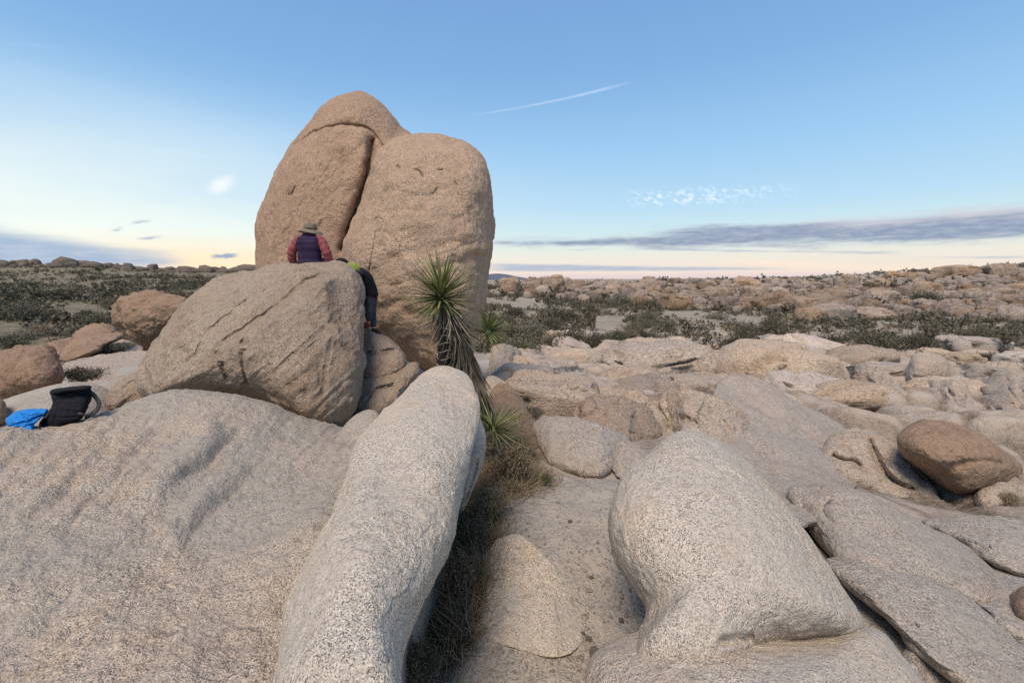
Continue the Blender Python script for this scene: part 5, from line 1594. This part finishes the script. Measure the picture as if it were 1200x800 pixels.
# dry grass
def grass(name, spots, n, Lr, mat, label, seed, w=.0035, spread=.12, kind='stuff', zfun=None, cat=None, group=None, lean=.5):
    r = np.random.default_rng(seed)
    spots = np.array(spots, float)
    k = r.integers(len(spots), size=n)
    b = spots[k] + r.normal(size=(n, 3)) * np.array([spread, spread, 0])
    if zfun is not None: b[:, 2] = zfun(b[:, 0], b[:, 1])
    d_ = r.normal(size=(n, 3)); d_[:, 2] = np.abs(d_[:, 2]) + lean; d_ /= np.linalg.norm(d_, axis=1)[:, None]
    s_ = np.cross(d_, r.normal(size=(n, 3))); s_ /= np.linalg.norm(s_, axis=1)[:, None]
    g_ = r.normal(size=(n, 3)) * .25; g_[:, 2] -= .3
    Ls = (Lr * r.uniform(.4, 1.2, n))[:, None]
    m1 = b + d_ * Ls * .5 + g_ * Ls * .08
    tip = b + d_ * Ls + g_ * Ls * .6
    q = np.stack([b - s_ * w, b + s_ * w, m1 + s_ * w * .8, m1 - s_ * w * .8, tip + s_ * w * .15, tip - s_ * w * .15], 1).reshape(-1, 3)
    i = np.arange(n) * 6
    f = np.concatenate([np.stack([i, i + 1, i + 2, i + 3], -1), np.stack([i + 3, i + 2, i + 4, i + 5], -1)])
    org = q.mean(0)
    me = np_mesh(name, q - org, f, False)
    o = link(name, me, mat, None, org)
    tag(o, label, cat, group, kind)
    return o


def gspot(px, py, Y=None, up=0.0):
    Y = Y or hit(px, py)
    p = P(px, py, Y); p[2] = ground(np.array([p[0]]), np.array([p[1]]))[0] + up
    return p


gz = lambda x, y: ground(x, y)
grass('dry_grass', [gspot(*s_) for s_ in [(590, 560), (605, 572), (575, 580), (620, 560), (600, 545, 5.2), (560, 600), (575, 545, 5.2), (565, 565, 4.9), (585, 530, 5.4)]], 5200, .30, M['straw'], 'dry straw grass heaped round the foot of the yucca and tilted slab', 31, .003, .15, zfun=gz, lean=.25)
grass('gully_grass', [gspot(*s_) for s_ in [(555, 640), (545, 665), (570, 655), (560, 620), (530, 690), (550, 680), (535, 715)]], 4200, .24, M['straw2'], 'brown-green dry weeds along the right foot of the finger rock', 32, .003, .12, zfun=gz, lean=.15)
grass('dry_grass_patch', [gspot(*s_) for s_ in [(515, 720), (500, 760), (520, 745), (545, 700), (500, 795)]], 2600, .20, M['straw'], 'pale dead grass along the gully beside the finger rock', 33, .0025, .10, zfun=gz, lean=.15)
# straw on the face of the tilted slab
sl = [P(px, py, Y) for px, py, Y in [(598, 505, 5.75), (612, 520, 5.72), (590, 530, 5.6), (622, 535, 5.8), (600, 545, 5.5), (606, 490, 5.9), (585, 500, 5.7), (575, 520, 5.5)]]
grass('straw_on_slab', sl, 2600, .20, M['straw'], 'fine dead grass clinging over the face of the tilted brown slab', 34, .0025, .09, lean=-.1)
put_bush(492, 800, 60, 70, 'olive_fine', 'grey-green leafy weed at the bottom in the gully beside the finger rock', 'small shrubs among the rocks', Y=2.35)
put_bush(518, 745, 44, 40, 'grey_fine', 'grey weed behind the leafy one in the gully beside the finger rock', 'small shrubs among the rocks', Y=2.85)
put_bush(556, 640, 52, 44, 'brown_fine', 'dry brown bush filling the gully right of the finger rock', 'small shrubs among the rocks', Y=3.75)
put_bush(600, 556, 60, 44, 'brown_fine', 'dead brown thicket at the foot of the tilted slab', 'small shrubs among the rocks', Y=5.0)

put_bush(537, 690, 54, 56, 'brown_fine', 'straw-brown bush low in the gully beside the finger rock, below the larger one', 'small shrubs among the rocks', Y=3.1)
put_bush(574, 600, 50, 40, 'brown_fine', 'straw-brown bush behind the flake of the finger rock', 'small shrubs among the rocks', Y=4.3)
grass('straw_tufts', [gspot(*s_, up=0) for s_ in [(520, 740, 2.75), (530, 712, 2.9), (545, 680, 3.2), (555, 655, 3.4), (562, 630, 3.7)]], 2600, .34, M['straw'], 'tall straw-coloured grass beside the right flank of the finger rock', 37, .003, .10, zfun=gz, lean=.9)
# gravel and stones
metas = []
for k in range(6):
    v, f = ico(1)
    r = np.random.default_rng(700 + k)
    q = v * np.array([1, .75, .5]) * (1 + .25 * r.normal(size=len(v)))[:, None]
    metas.append((q, f, np.full(len(f), k % 2)))
items = []
zones = [((600, 500), (760, 740), 2600), ((960, 640), (1130, 760), 1500), ((560, 740), (700, 800), 700), ((1090, 575), (1200, 600), 300)]
for (a_, b_, n_) in zones:
    for _ in range(n_):
        px, py = rng.uniform(a_[0], b_[0]), rng.uniform(a_[1], b_[1])
        Y = hitc(px, py); p = P(px, py, Y)
        p[:2] += rng.normal(size=2) * .04
        s_ = math.exp(rng.normal(math.log(.0055), .55))
        items.append([int(rng.integers(6)), p, (s_, s_, s_), rng.uniform(0, 6.3)])
xs = np.array([i[1][0] for i in items]); ys = np.array([i[1][1] for i in items]); zs = ground(xs, ys)
for i, z_ in zip(items, zs): i[1][2] = z_ + .002
M['stone'] = granite('loose_stone', (0.27, 0.245, 0.225), (0.34, 0.30, 0.26), (0.2, 0.14, 0.1), 0.6, 120, 1.0)
M['stone2'] = granite('dark_loose_stone', (0.22, 0.195, 0.175), (0.27, 0.235, 0.21), (0.16, 0.13, 0.11), 0.6, 120, 1.0)
merged('gravel', metas, items, [M['stone'], M['stone2']], 'loose gravel and stones strewn over the sandy gully')
stm = []
for k in range(4):
    v, f = ico(4)
    q = np.sign(v) * np.abs(v) ** .8 * np.array([1, .8, .6]) + v * (fbm(v + k * 5, 1.6, 4, 40 + k) * .25)[:, None]
    me = np_mesh('stone', q, f); me.materials.append(M['stone']); stm.append(me)
for (px, py, w, lab) in [(697, 772, 18, 'largest loose grey stone at the bottom of the gully, left of the shelf'), (690, 752, 9, 'small stone just above the largest loose stone'), (706, 788, 10, 'small stone just below the largest loose stone'), (683, 744, 6, 'pebble-sized stone uphill of the small ones'),
                         (728, 725, 8, 'small stick-like stone in the shade of the right dome'), (1027, 655, 9, 'angular stone in the upper gravel of the right slabs'), (1020, 664, 7, 'dark stone in the right gravel'), (668, 612, 6, 'small dark stone on the sand'), (693, 677, 6, 'small dark stone mid gully')]:
    Y = hit(px, py); p = gspot(px, py, Y)
    o = bpy.data.objects.new('stone', stm[rng.integers(4)]); col.objects.link(o)
    s_ = w * Y / F / 2
    o.location = tuple(p + np.array([0, 0, s_ * .35])); o.scale = (s_, s_, s_); o.rotation_euler = (rng.uniform(-.3, .3), 0, rng.uniform(0, 6))
    tag(o, lab, 'stone', 'loose stones in the gravel')


# ---------------------------------------------------------------- branching spiky trees on the plain
def joshua(px, py, hpx, label, seed, Y=None, arms=3, lean=0.0, group='spiky branched trees on the plain'):
    r = np.random.default_rng(seed)
    Y = Y or hit(px, py)
    p = P(px, py, Y); p[2] = ground(np.array([p[0]]), np.array([p[1]]))[0] - .05
    H = hpx * Y / F
    root = empty('joshua_tree', tuple(p))
    tag(root, label, 'tree', group)
    tips = []
    co_all, f_all = [], []

    def seg(a, b, ra, rb):
        co, f = tube_data([a, (a + b) / 2 + r.normal(size=3) * .02 * H, b], [ra, (ra + rb) / 2, rb], 7)
        o_ = sum(len(c_) for c_ in co_all)
        f_all.extend([[x + o_ for x in q] for q in f]); co_all.append(co)
    a = np.zeros(3); fork = np.array([lean * H, 0, H * .45])
    seg(a, fork, .055 * H, .045 * H)
    for k in range(arms):
        az = 2 * math.pi * k / arms + r.uniform(-.5, .5)
        e = fork + np.array([math.cos(az) * .26 * H, math.sin(az) * .26 * H, H * r.uniform(.2, .42)])
        seg(fork, e, .04 * H, .035 * H); tips.append(e)
        if r.random() < .7:
            e2 = (fork + e) / 2 + np.array([math.cos(az + 1.4) * .2 * H, math.sin(az + 1.4) * .2 * H, H * .2])
            seg((fork + e) / 2, e2, .035 * H, .03 * H); tips.append(e2)
    pyobj('trunk', np.concatenate(co_all), f_all, M['twig'], root)
    cos, fs = [], []
    off = 0
    for t in tips:
        for k in range(34):
            el = math.asin(r.uniform(-.5, 1)); az = r.uniform(0, 6.28)
            d_ = np.array([math.cos(el) * math.cos(az), math.cos(el) * math.sin(az), math.sin(el)])
            s_ = np.cross(d_, r.normal(size=3)); s_ /= np.linalg.norm(s_)
            ll = .13 * H * r.uniform(.8, 1.3); w = .012 * H
            cos += [t - s_ * w, t + s_ * w, t + d_ * ll]
            fs.append([off, off + 1, off + 2]); off += 3
    pyobj('crown', cos, fs, M['leaf1'], root, smooth=False)
    return root


joshua(1089, 413, 36, 'tall two-armed joshua tree standing left of the boxy shrub at right', 1, arms=3)
joshua(1176, 418, 30, 'joshua tree with a rounded crown right of the boxy shrub', 2, arms=5)
joshua(80, 394, 20, 'leaning spiky joshua tree above the low brown boulder at left', 3, arms=3, lean=-.3)
joshua(103, 378, 16, 'forked joshua tree left of the egg-shaped boulder', 4, arms=4)
joshua(1122, 415, 14, 'young joshua tree between the two large ones at right', 5, arms=2)
joshua(694, 388, 26, 'joshua tree at the left of the pale sand patch', 6, arms=4)
joshua(836, 415, 18, 'slim joshua tree in the middle behind the slickrock', 7, arms=2)
for k in range(22):
    px = rng.choice([rng.uniform(5, 280), rng.uniform(600, 1195)]); py = rng.uniform(352, 388)
    where = 'on the left plain' if px < 400 else 'on the right plain'
    hj = rng.uniform(8, 14)
    o = joshua(px, py, hj, 'x', 20 + k, arms=int(rng.integers(2, 5)), group='small joshua trees %s' % where)
    later(o, 'small far joshua tree', px, py, hj)
finish_labels()

# ---------------------------------------------------------------- fabric and people
M['black'] = simple_mat('black_fabric', (0.008, 0.009, 0.012), (0.014, 0.015, 0.02), 30, .85, bump=.004)
M['blackgrey'] = simple_mat('grey_webbing', (0.05, 0.05, 0.055), (0.08, 0.08, 0.085), 60, .8)
M['blue'] = simple_mat('bright_blue_fabric', (0.005, 0.19, 0.60), (0.008, 0.26, 0.72), 25, .55, bump=.006, spec=.4)
M['pink'] = simple_mat('dusty_pink_quilting', (0.23, 0.06, 0.07), (0.30, 0.085, 0.095), 12, .7)
M['purple'] = simple_mat('dark_purple_quilting', (0.022, 0.012, 0.040), (0.035, 0.02, 0.06), 12, .7)
M['hat'] = simple_mat('grey_brown_hat_cloth', (0.17, 0.145, 0.11), (0.23, 0.195, 0.15), 20, .9)
M['skin'] = simple_mat('skin', (0.45, 0.26, 0.18), (0.50, 0.30, 0.21), 20, .6)
M['hair'] = simple_mat('brown_hair', (0.05, 0.03, 0.02), (0.08, 0.05, 0.03), 40, .7)
M['jeans'] = simple_mat('faded_blue_grey_denim', (0.04, 0.045, 0.055), (0.075, 0.085, 0.10), 20, .9)
M['lime'] = simple_mat('lime_green_fabric', (0.19, 0.26, 0.03), (0.24, 0.33, 0.05), 15, .7)
M['shoe'] = simple_mat('brown_leather', (0.10, 0.035, 0.02), (0.15, 0.055, 0.03), 15, .7)
M['shoe2'] = simple_mat('dark_leather', (0.025, 0.018, 0.016), (0.05, 0.035, 0.03), 15, .7)


def skin_mesh(name, joints, edges, mat, parent, root_i=0, sub=2, loc=(0, 0, 0)):
    """joints: (x,y,z,r[,r2])"""
    me = bpy.data.meshes.new(name)
    me.from_pydata([j[:3] for j in joints], edges, [])
    me.update()
    o = bpy.data.objects.new(name, me)
    col.objects.link(o)
    sm = o.modifiers.new('skin', 'SKIN')
    if not me.skin_vertices:
        bpy.context.view_layer.objects.active = o
    lay = me.skin_vertices[0] if me.skin_vertices else None
    if lay is None:
        me.attributes
    for i, j in enumerate(joints):
        lay.data[i].radius = (j[3], j[4] if len(j) > 4 else j[3])
        lay.data[i].use_root = (i == root_i)
    sm.use_smooth_shade = True
    ss = o.modifiers.new('sub', 'SUBSURF'); ss.levels = sub; ss.render_levels = sub
    bpy.context.view_layer.update()
    dg = bpy.context.evaluated_depsgraph_get()
    ev = bpy.data.meshes.new_from_object(o.evaluated_get(dg))
    ev.name = name
    old = o.data
    o.modifiers.clear()
    o.data = ev
    bpy.data.meshes.remove(old)
    ev.materials.clear(); ev.materials.append(mat)
    ev.polygons.foreach_set('use_smooth', np.ones(len(ev.polygons), dtype=bool))
    if parent: o.parent = parent
    o.location = loc
    return o


def hand_joints(js, es, wi, wrist, d_, side):
    """adds palm and five short finger chains to a skin skeleton"""
    w = Vector(wrist); d_ = Vector(d_).normalized()
    lat = d_.cross(Vector((0, 0, 1))).normalized() if abs(d_.z) < .9 else Vector((1, 0, 0))
    palm = w + d_ * .06
    js.append((*palm, .032, .016)); pi = len(js) - 1; es.append((wi, pi))
    for k, ll in enumerate((.065, .075, .07, .055)):
        b = palm + d_ * .03 + lat * (.027 - k * .018); m = b + d_ * ll * .5; t = b + d_ * ll + Vector((0, 0, -.012))
        i0 = len(js)
        js += [(*b, .010), (*m, .009), (*t, .007)]; es += [(pi, i0), (i0, i0 + 1), (i0 + 1, i0 + 2)]
    b = w + d_ * .03 + lat * .03 * side; t = b + d_ * .035 + lat * .03 * side
    i0 = len(js); js += [(*b, .011), (*t, .009)]; es += [(wi, i0), (i0, i0 + 1)]


# seated hiker, seen from behind
so = P(364, 313.5, 7.75)
sroot = empty('person', tuple(so))
tag(sroot, 'person seated on the creased boulder in purple vest, pink sleeves and brimmed hat', 'person')
js = [(0, 0, .09, .15, .12), (0, .01, .25, .14, .10), (0, .02, .42, .16, .10), (0, .02, .53, .06, .055), (0, .05, .57, .05), (0, .10, .62, .078, .09), (0, .11, .69, .07, .08),
      (-.17, .02, .49, .06), (-.30, .0, .28, .045), (-.31, .08, .04, .028), (.17, .02, .49, .06), (.30, -.01, .28, .045), (.30, .06, .04, .028),
      (-.10, .08, .05, .10), (-.12, .48, .10, .065), (-.12, .62, -.28, .045), (.10, .08, .05, .10), (.12, .48, .10, .065), (.12, .62, -.28, .045), (-.12, .74, -.32, .04), (.12, .74, -.32, .04)]
es = [(0, 1), (1, 2), (2, 3), (3, 4), (4, 5), (5, 6), (3, 7), (7, 8), (8, 9), (3, 10), (10, 11), (11, 12), (0, 13), (13, 14), (14, 15), (0, 16), (16, 17), (17, 18), (15, 19), (18, 20)]
hand_joints(js, es, 9, js[9][:3], (-.1, .8, -.4), 1)
hand_joints(js, es, 12, js[12][:3], (.1, .8, -.4), -1)
skin_mesh('body', js, es, M['skin'], sroot)


def ringed_tube(name, pts, rad, mat, parent, rings=7, amp=.006, seg=18, flat=None):
    p = catmull(pts, False, 10)
    t = np.linspace(0, 1, len(p))
    rr = np.interp(t, np.linspace(0, 1, len(rad)), rad) + amp * np.abs(np.sin(t * math.pi * rings)) - amp * .5
    co, f = tube_data(p, rr, seg, True, flat)
    return pyobj(name, co, f, mat, parent)


ringed_tube('sleeve', [(-.13, .02, .50), (-.20, .01, .44), (-.29, -.01, .28), (-.32, .03, .15), (-.31, .08, .05)], [.065, .078, .075, .068, .05], M['pink'], sroot, 8, .012)
ringed_tube('sleeve', [(.13, .02, .50), (.20, .01, .44), (.29, -.02, .28), (.31, .02, .15), (.30, .06, .05)], [.065, .078, .075, .068, .05], M['pink'], sroot, 8, .012)


def lofted(name, rings, mat, parent, seg=28, quilt=0, nq=6, sub=6):
    """rings: (x, y, z, rx, ry)"""
    rg = catmull(rings, False, sub)
    co, f = [], []
    n = len(rg)
    for i, (x, y, z, rx, ry) in enumerate(rg):
        q = quilt * abs(math.sin(math.pi * nq * i / (n - 1)))
        for k in range(seg):
            t = 2 * math.pi * k / seg
            e = 2 / 2.5
            cx, sx = math.cos(t), math.sin(t)
            co.append((x + (rx + q) * math.copysign(abs(cx) ** e, cx), y + (ry + q) * math.copysign(abs(sx) ** e, sx), z))
    for i in range(n - 1):
        for k in range(seg):
            f.append([i * seg + k, i * seg + (k + 1) % seg, (i + 1) * seg + (k + 1) % seg, (i + 1) * seg + k])
    for e_, fl in ((0, True), (n - 1, False)):
        f.append([e_ * seg + k for k in (range(seg - 1, -1, -1) if fl else range(seg))])
    return pyobj(name, co, f, mat, parent)


lofted('vest', [(0, 0, -.06, .19, .14), (0, 0, .06, .20, .145), (0, 0, .22, .185, .13), (0, .0, .38, .20, .13), (0, .01, .48, .195, .115), (0, .02, .535, .13, .09), (0, .03, .575, .085, .075)], M['purple'], sroot, quilt=.010, nq=8)
lofted('collar', [(0, .03, .555, .085, .075), (0, .03, .60, .075, .07), (0, .035, .615, .068, .062)], M['hat'], sroot)
lofted('trousers', [(0, .02, -.12, .19, .17), (0, .02, -.02, .195, .17), (0, .02, .06, .18, .14)], M['jeans'], sroot)
for sx in (-1, 1):
    ringed_tube('trouser_leg', [(.09 * sx, .05, .05), (.12 * sx, .28, .09), (.12 * sx, .48, .10), (.12 * sx, .56, -.05), (.12 * sx, .62, -.27)], [.10, .09, .075, .065, .055], M['jeans'], sroot, 1, 0)
    co, f = tube_data([(.12 * sx, .56, -.33), (.12 * sx, .62, -.33), (.12 * sx, .74, -.345), (.12 * sx, .82, -.35)], [.03, .05, .045, .025], 12)
    pyobj('boot', co, f, M['shoe2'], sroot)
lofted('hair', [(0, .06, .56, .06, .055), (0, .085, .60, .082, .085), (0, .10, .66, .084, .095)], M['hair'], sroot)
hat = lofted('hat', [(0, .08, .63, .105, .11), (0, .08, .67, .105, .11), (0, .08, .715, .10, .10), (0, .08, .745, .082, .085), (0, .08, .76, .035, .04)], M['hat'], sroot)
# brim: drooping disc, tipped to the right
bc, bf = [], []
for j, (r_, z_) in enumerate([(.10, .65), (.13, .642), (.165, .622), (.195, .592), (.195, .586), (.165, .614), (.13, .634), (.10, .64)]):
    for k in range(32):
        t = 2 * math.pi * k / 32
        z2 = z_ - .020 * math.cos(t) * (r_ / .2) + .012 * math.sin(2 * t) * (r_ / .2)
        bc.append((r_ * math.cos(t), .08 + r_ * math.sin(t) * 1.02, z2))
for j in range(8):
    for k in range(32):
        bf.append([j * 32 + k, j * 32 + (k + 1) % 32, ((j + 1) % 8) * 32 + (k + 1) % 32, ((j + 1) % 8) * 32 + k])
pyobj('brim', bc, bf, M['hat'], hat)
bandc = [(.10 * math.cos(t), .08 + .112 * math.sin(t), .655) for t in np.linspace(0, 2 * math.pi, 33)]
co, f = tube_data(bandc, .012, 8, False)
pyobj('hat_band', co, f, M['shoe2'], hat)

# climber reaching over the right shoulder of the boulder
CD = 8.0
co_ = P(438, 391, CD)
croot = empty('person', tuple(co_))
tag(croot, 'climbing person in black top and jeans on the right side of the creased boulder', 'person')


def C(px, py, dd=0.0):
    return tuple(P(px, py, CD + dd) - co_)


js = [(*C(436, 345), .07, .07), (*C(432, 333, -.02), .07, .07), (*C(425, 324, -.05), .09, .08), (*C(416, 315, -.05), .06), (*C(408, 311, -.05), .05), (*C(402, 309, -.06), .085), (*C(397, 308, -.06), .07),
      (*C(424, 319, .12), .055), (*C(412, 318, .14), .045), (*C(400, 312, .10), .03), (*C(424, 322, -.18), .055), (*C(421, 322, -.22), .04), (*C(410, 315, -.2), .03),
      (*C(435, 350, .06), .06), (*C(436, 366, .08), .062), (*C(438, 385, .06), .042), (*C(433, 350, -.06), .06), (*C(431, 364, -.12), .062), (*C(432, 378, -.06), .042),
      (*C(443, 390, .05), .035), (*C(427, 381, -.08), .035)]
es = [(0, 1), (1, 2), (2, 3), (3, 4), (4, 5), (5, 6), (2, 7), (7, 8), (8, 9), (2, 10), (10, 11), (11, 12), (0, 13), (13, 14), (14, 15), (0, 16), (16, 17), (17, 18), (15, 19), (18, 20)]
hand_joints(js, es, 9, js[9][:3], (-1, .1, 0), 1)
hand_joints(js, es, 12, js[12][:3], (-1, .1, 0), -1)
skin_mesh('body', js, es, M['skin'], croot)
js = [(*C(437, 350), .125, .12), (*C(436, 345), .135, .12), (*C(433, 334, -.02), .135, .12), (*C(426, 325, -.05), .14, .12), (*C(420, 318, -.05), .085), (*C(425, 318, .12), .075), (*C(412, 317, .14), .06), (*C(402, 313, .11), .042), (*C(425, 321, -.18), .075), (*C(421, 322, -.23), .055), (*C(411, 316, -.2), .042)]
skin_mesh('jacket', js, [(0, 1), (1, 2), (2, 3), (3, 4), (3, 5), (5, 6), (6, 7), (3, 8), (8, 9), (9, 10)], M['black'], croot)
js = [(*C(435.5, 344), .13, .12), (*C(435.5, 350, .08), .105), (*C(436, 366, .08), .078), (*C(438, 384, .06), .06), (*C(433, 350, -.08), .105), (*C(431.5, 364, -.12), .078), (*C(432.5, 377, -.07), .058)]
skin_mesh('jeans', js, [(0, 1), (1, 2), (2, 3), (0, 4), (4, 5), (5, 6)], M['jeans'], croot)
ringed_tube('collar', [C(420, 317, -.06), C(415, 314, -.06), C(409, 311.5, -.06)], [.06, .085, .065], M['lime'], croot, 1, 0)
co, f = ico(4)
q = co * np.array([.115, .11, .09])
o = link('beanie', np_mesh('beanie', q, f), M['black'], croot, Vector(C(400.5, 308.3, -.06)))
co, f = tube_data([C(424, 383, -.1), C(426, 382, -.1), C(430, 381, -.08), C(432.5, 380, -.06)], [.03, .05, .052, .045], 12)
pyobj('shoe', co, f, M['shoe'], croot)
co, f = tube_data([C(436, 386, .05), C(439, 387.5, .05), C(443, 390, .05), C(446, 392, .05)], [.04, .052, .045, .028], 12)
pyobj('shoe', co, f, M['shoe2'], croot)

# far standing figure
fy = 38.0
fo = P(1029, 423, fy)
fo[2] = ground(np.array([fo[0]]), np.array([fo[1]]))[0]
froot = empty('person', tuple(fo))
tag(froot, 'tiny dark-clothed person standing on the slickrock rim before the large dark shrub', 'person')
js = [(0, 0, .80, .16, .12), (0, 0, 1.0, .15, .11), (0, 0, 1.22, .18, .12), (0, 0, 1.36, .06), (0, .02, 1.50, .10, .11), (-.2, 0, 1.26, .07), (-.26, .0, .98, .05), (-.22, .1, .78, .04), (.2, 0, 1.26, .07), (.27, .0, .98, .05), (.24, .08, .78, .04),
      (-.10, 0, .70, .10), (-.12, .02, .42, .075), (-.12, 0, .06, .05), (.10, 0, .70, .10), (.13, .02, .42, .075), (.14, 0, .06, .05), (-.12, .14, .03, .045), (.15, .14, .03, .045)]
es = [(0, 1), (1, 2), (2, 3), (3, 4), (2, 5), (5, 6), (6, 7), (2, 8), (8, 9), (9, 10), (0, 11), (11, 12), (12, 13), (0, 14), (14, 15), (15, 16), (13, 17), (16, 18)]
b_ = skin_mesh('body', js, es, M['black'], froot)
froot.scale = (.95, .95, .95)

# ---------------------------------------------------------------- backpack, blue jacket, cord
bp_root = empty('backpack', tuple(P(80, 500, 4.35)))
tag(bp_root, 'black roll-top backpack lying on the crest of the granite ledge', 'backpack')


def child_of(o, root, label=None):
    o.location = Vector(o.location) - root.location
    o.parent = root
    for k in ('category', 'label', 'group'):
        if k in o: del o[k]
    if label: o['label'] = label
    return o


child_of(rock('body', 'x', [(60, 458), (75, 454), (92, 452.5), (104, 452), (108, 459), (106, 470), (101, 483), (95, 491), (80, 497), (62, 502), (50, 503), (46, 498), (54, 486), (62, 474), (60, 465)],
              M['black'], 4.25, 4.5, T=.17, sub=6, terr=.0015, amp=.012, nsc=6, rough=.003, sq=3.2, cracks=[([(62, 470), (80, 464), (106, 461)], 1.2, .015, True), ([(66, 478), (82, 482), (98, 484)], 1.2, .012, True), ([(56, 490), (75, 489), (92, 488)], 1.2, .010)]), bp_root)
child_of(rock('rolled_top', 'x', [(59, 460), (60, 456.5), (75, 454), (95, 452), (106, 451.5), (107, 455), (100, 457.5), (80, 459), (64, 461.5)], M['black'], 4.33, 4.4, T=.14, sub=5, terr=0, amp=.004, nsc=6, rough=.002, sq=2.4), bp_root)
bl = bp_root.location
rel = lambda px, py, d: tuple(P(px, py, d) - np.array(bl))
co, f = tube_data(catmull([rel(106, 460, 4.38), rel(112, 465, 4.36), rel(116, 473, 4.34), rel(113, 481, 4.32), rel(107, 486, 4.3), rel(101, 488, 4.3)], False, 8), .030, 10, True, (.45, 1.0))
pyobj('shoulder_strap', co, f, M['blackgrey'], bp_root)
co, f = tube_data(catmull([rel(92, 484, 4.16), rel(97, 485, 4.15), rel(102, 487, 4.2), rel(107, 483, 4.25)], False, 6), .012, 8, True, (.5, 1))
pyobj('hip_belt', co, f, M['blackgrey'], bp_root)
co, f = tube_data(catmull([rel(62, 476, 4.17), rel(58, 482, 4.14), rel(53, 490, 4.10)], False, 6), .006, 6)
pyobj('side_cord', co, f, M['blackgrey'], bp_root)
co, f = tube_data(catmull([rel(47, 500, 4.05), rel(46, 508, 3.96), rel(42, 512, 3.9), rel(36, 511, 3.9), rel(33, 508, 3.95)], False, 6), .010, 8, True, (.5, 1))
pyobj('loose_strap', co, f, M['black'], bp_root)
blue_root = rock('jacket', 'bright blue jacket bunched on the granite beside the black backpack',
     [(8, 492), (14, 486), (22, 482), (36, 479.5), (54, 480), (53, 486), (46, 493), (41, 499), (39, 505), (29, 510), (23, 508), (21, 501), (13, 499)], M['blue'], 4.0, 4.25, T=.10, sub=6, terr=.004, amp=.012, nsc=7, rough=.004, sq=2.6,
     cracks=[([(14, 497), (25, 496), (38, 491), (48, 485)], 1.2, .03, True), ([(25, 485), (35, 486), (48, 482)], 1.0, .02), ([(26, 502), (33, 499), (40, 497)], 1.0, .02), ([(18, 489), (28, 491), (34, 489)], 1.0, .015)], cat='jacket')
cr = P(14, 509, 3.8)
loops = []
for k in range(3):
    t = np.linspace(0, 2 * math.pi, 28)
    loops += [tuple(P(14 + (6 + k) * math.cos(a), 508 + (4 + .6 * k) * math.sin(a) + k * .6, 3.80 - .12 * math.sin(a)) - cr + np.array([0, 0, .008 + .004 * k])) for a in t]
co, f = tube_data(loops, .005, 6)
o = pyobj('cord', co, f, M['blackgrey'], None, tuple(cr))
tag(o, 'loop of thin grey cord lying below the blue jacket', 'cord')
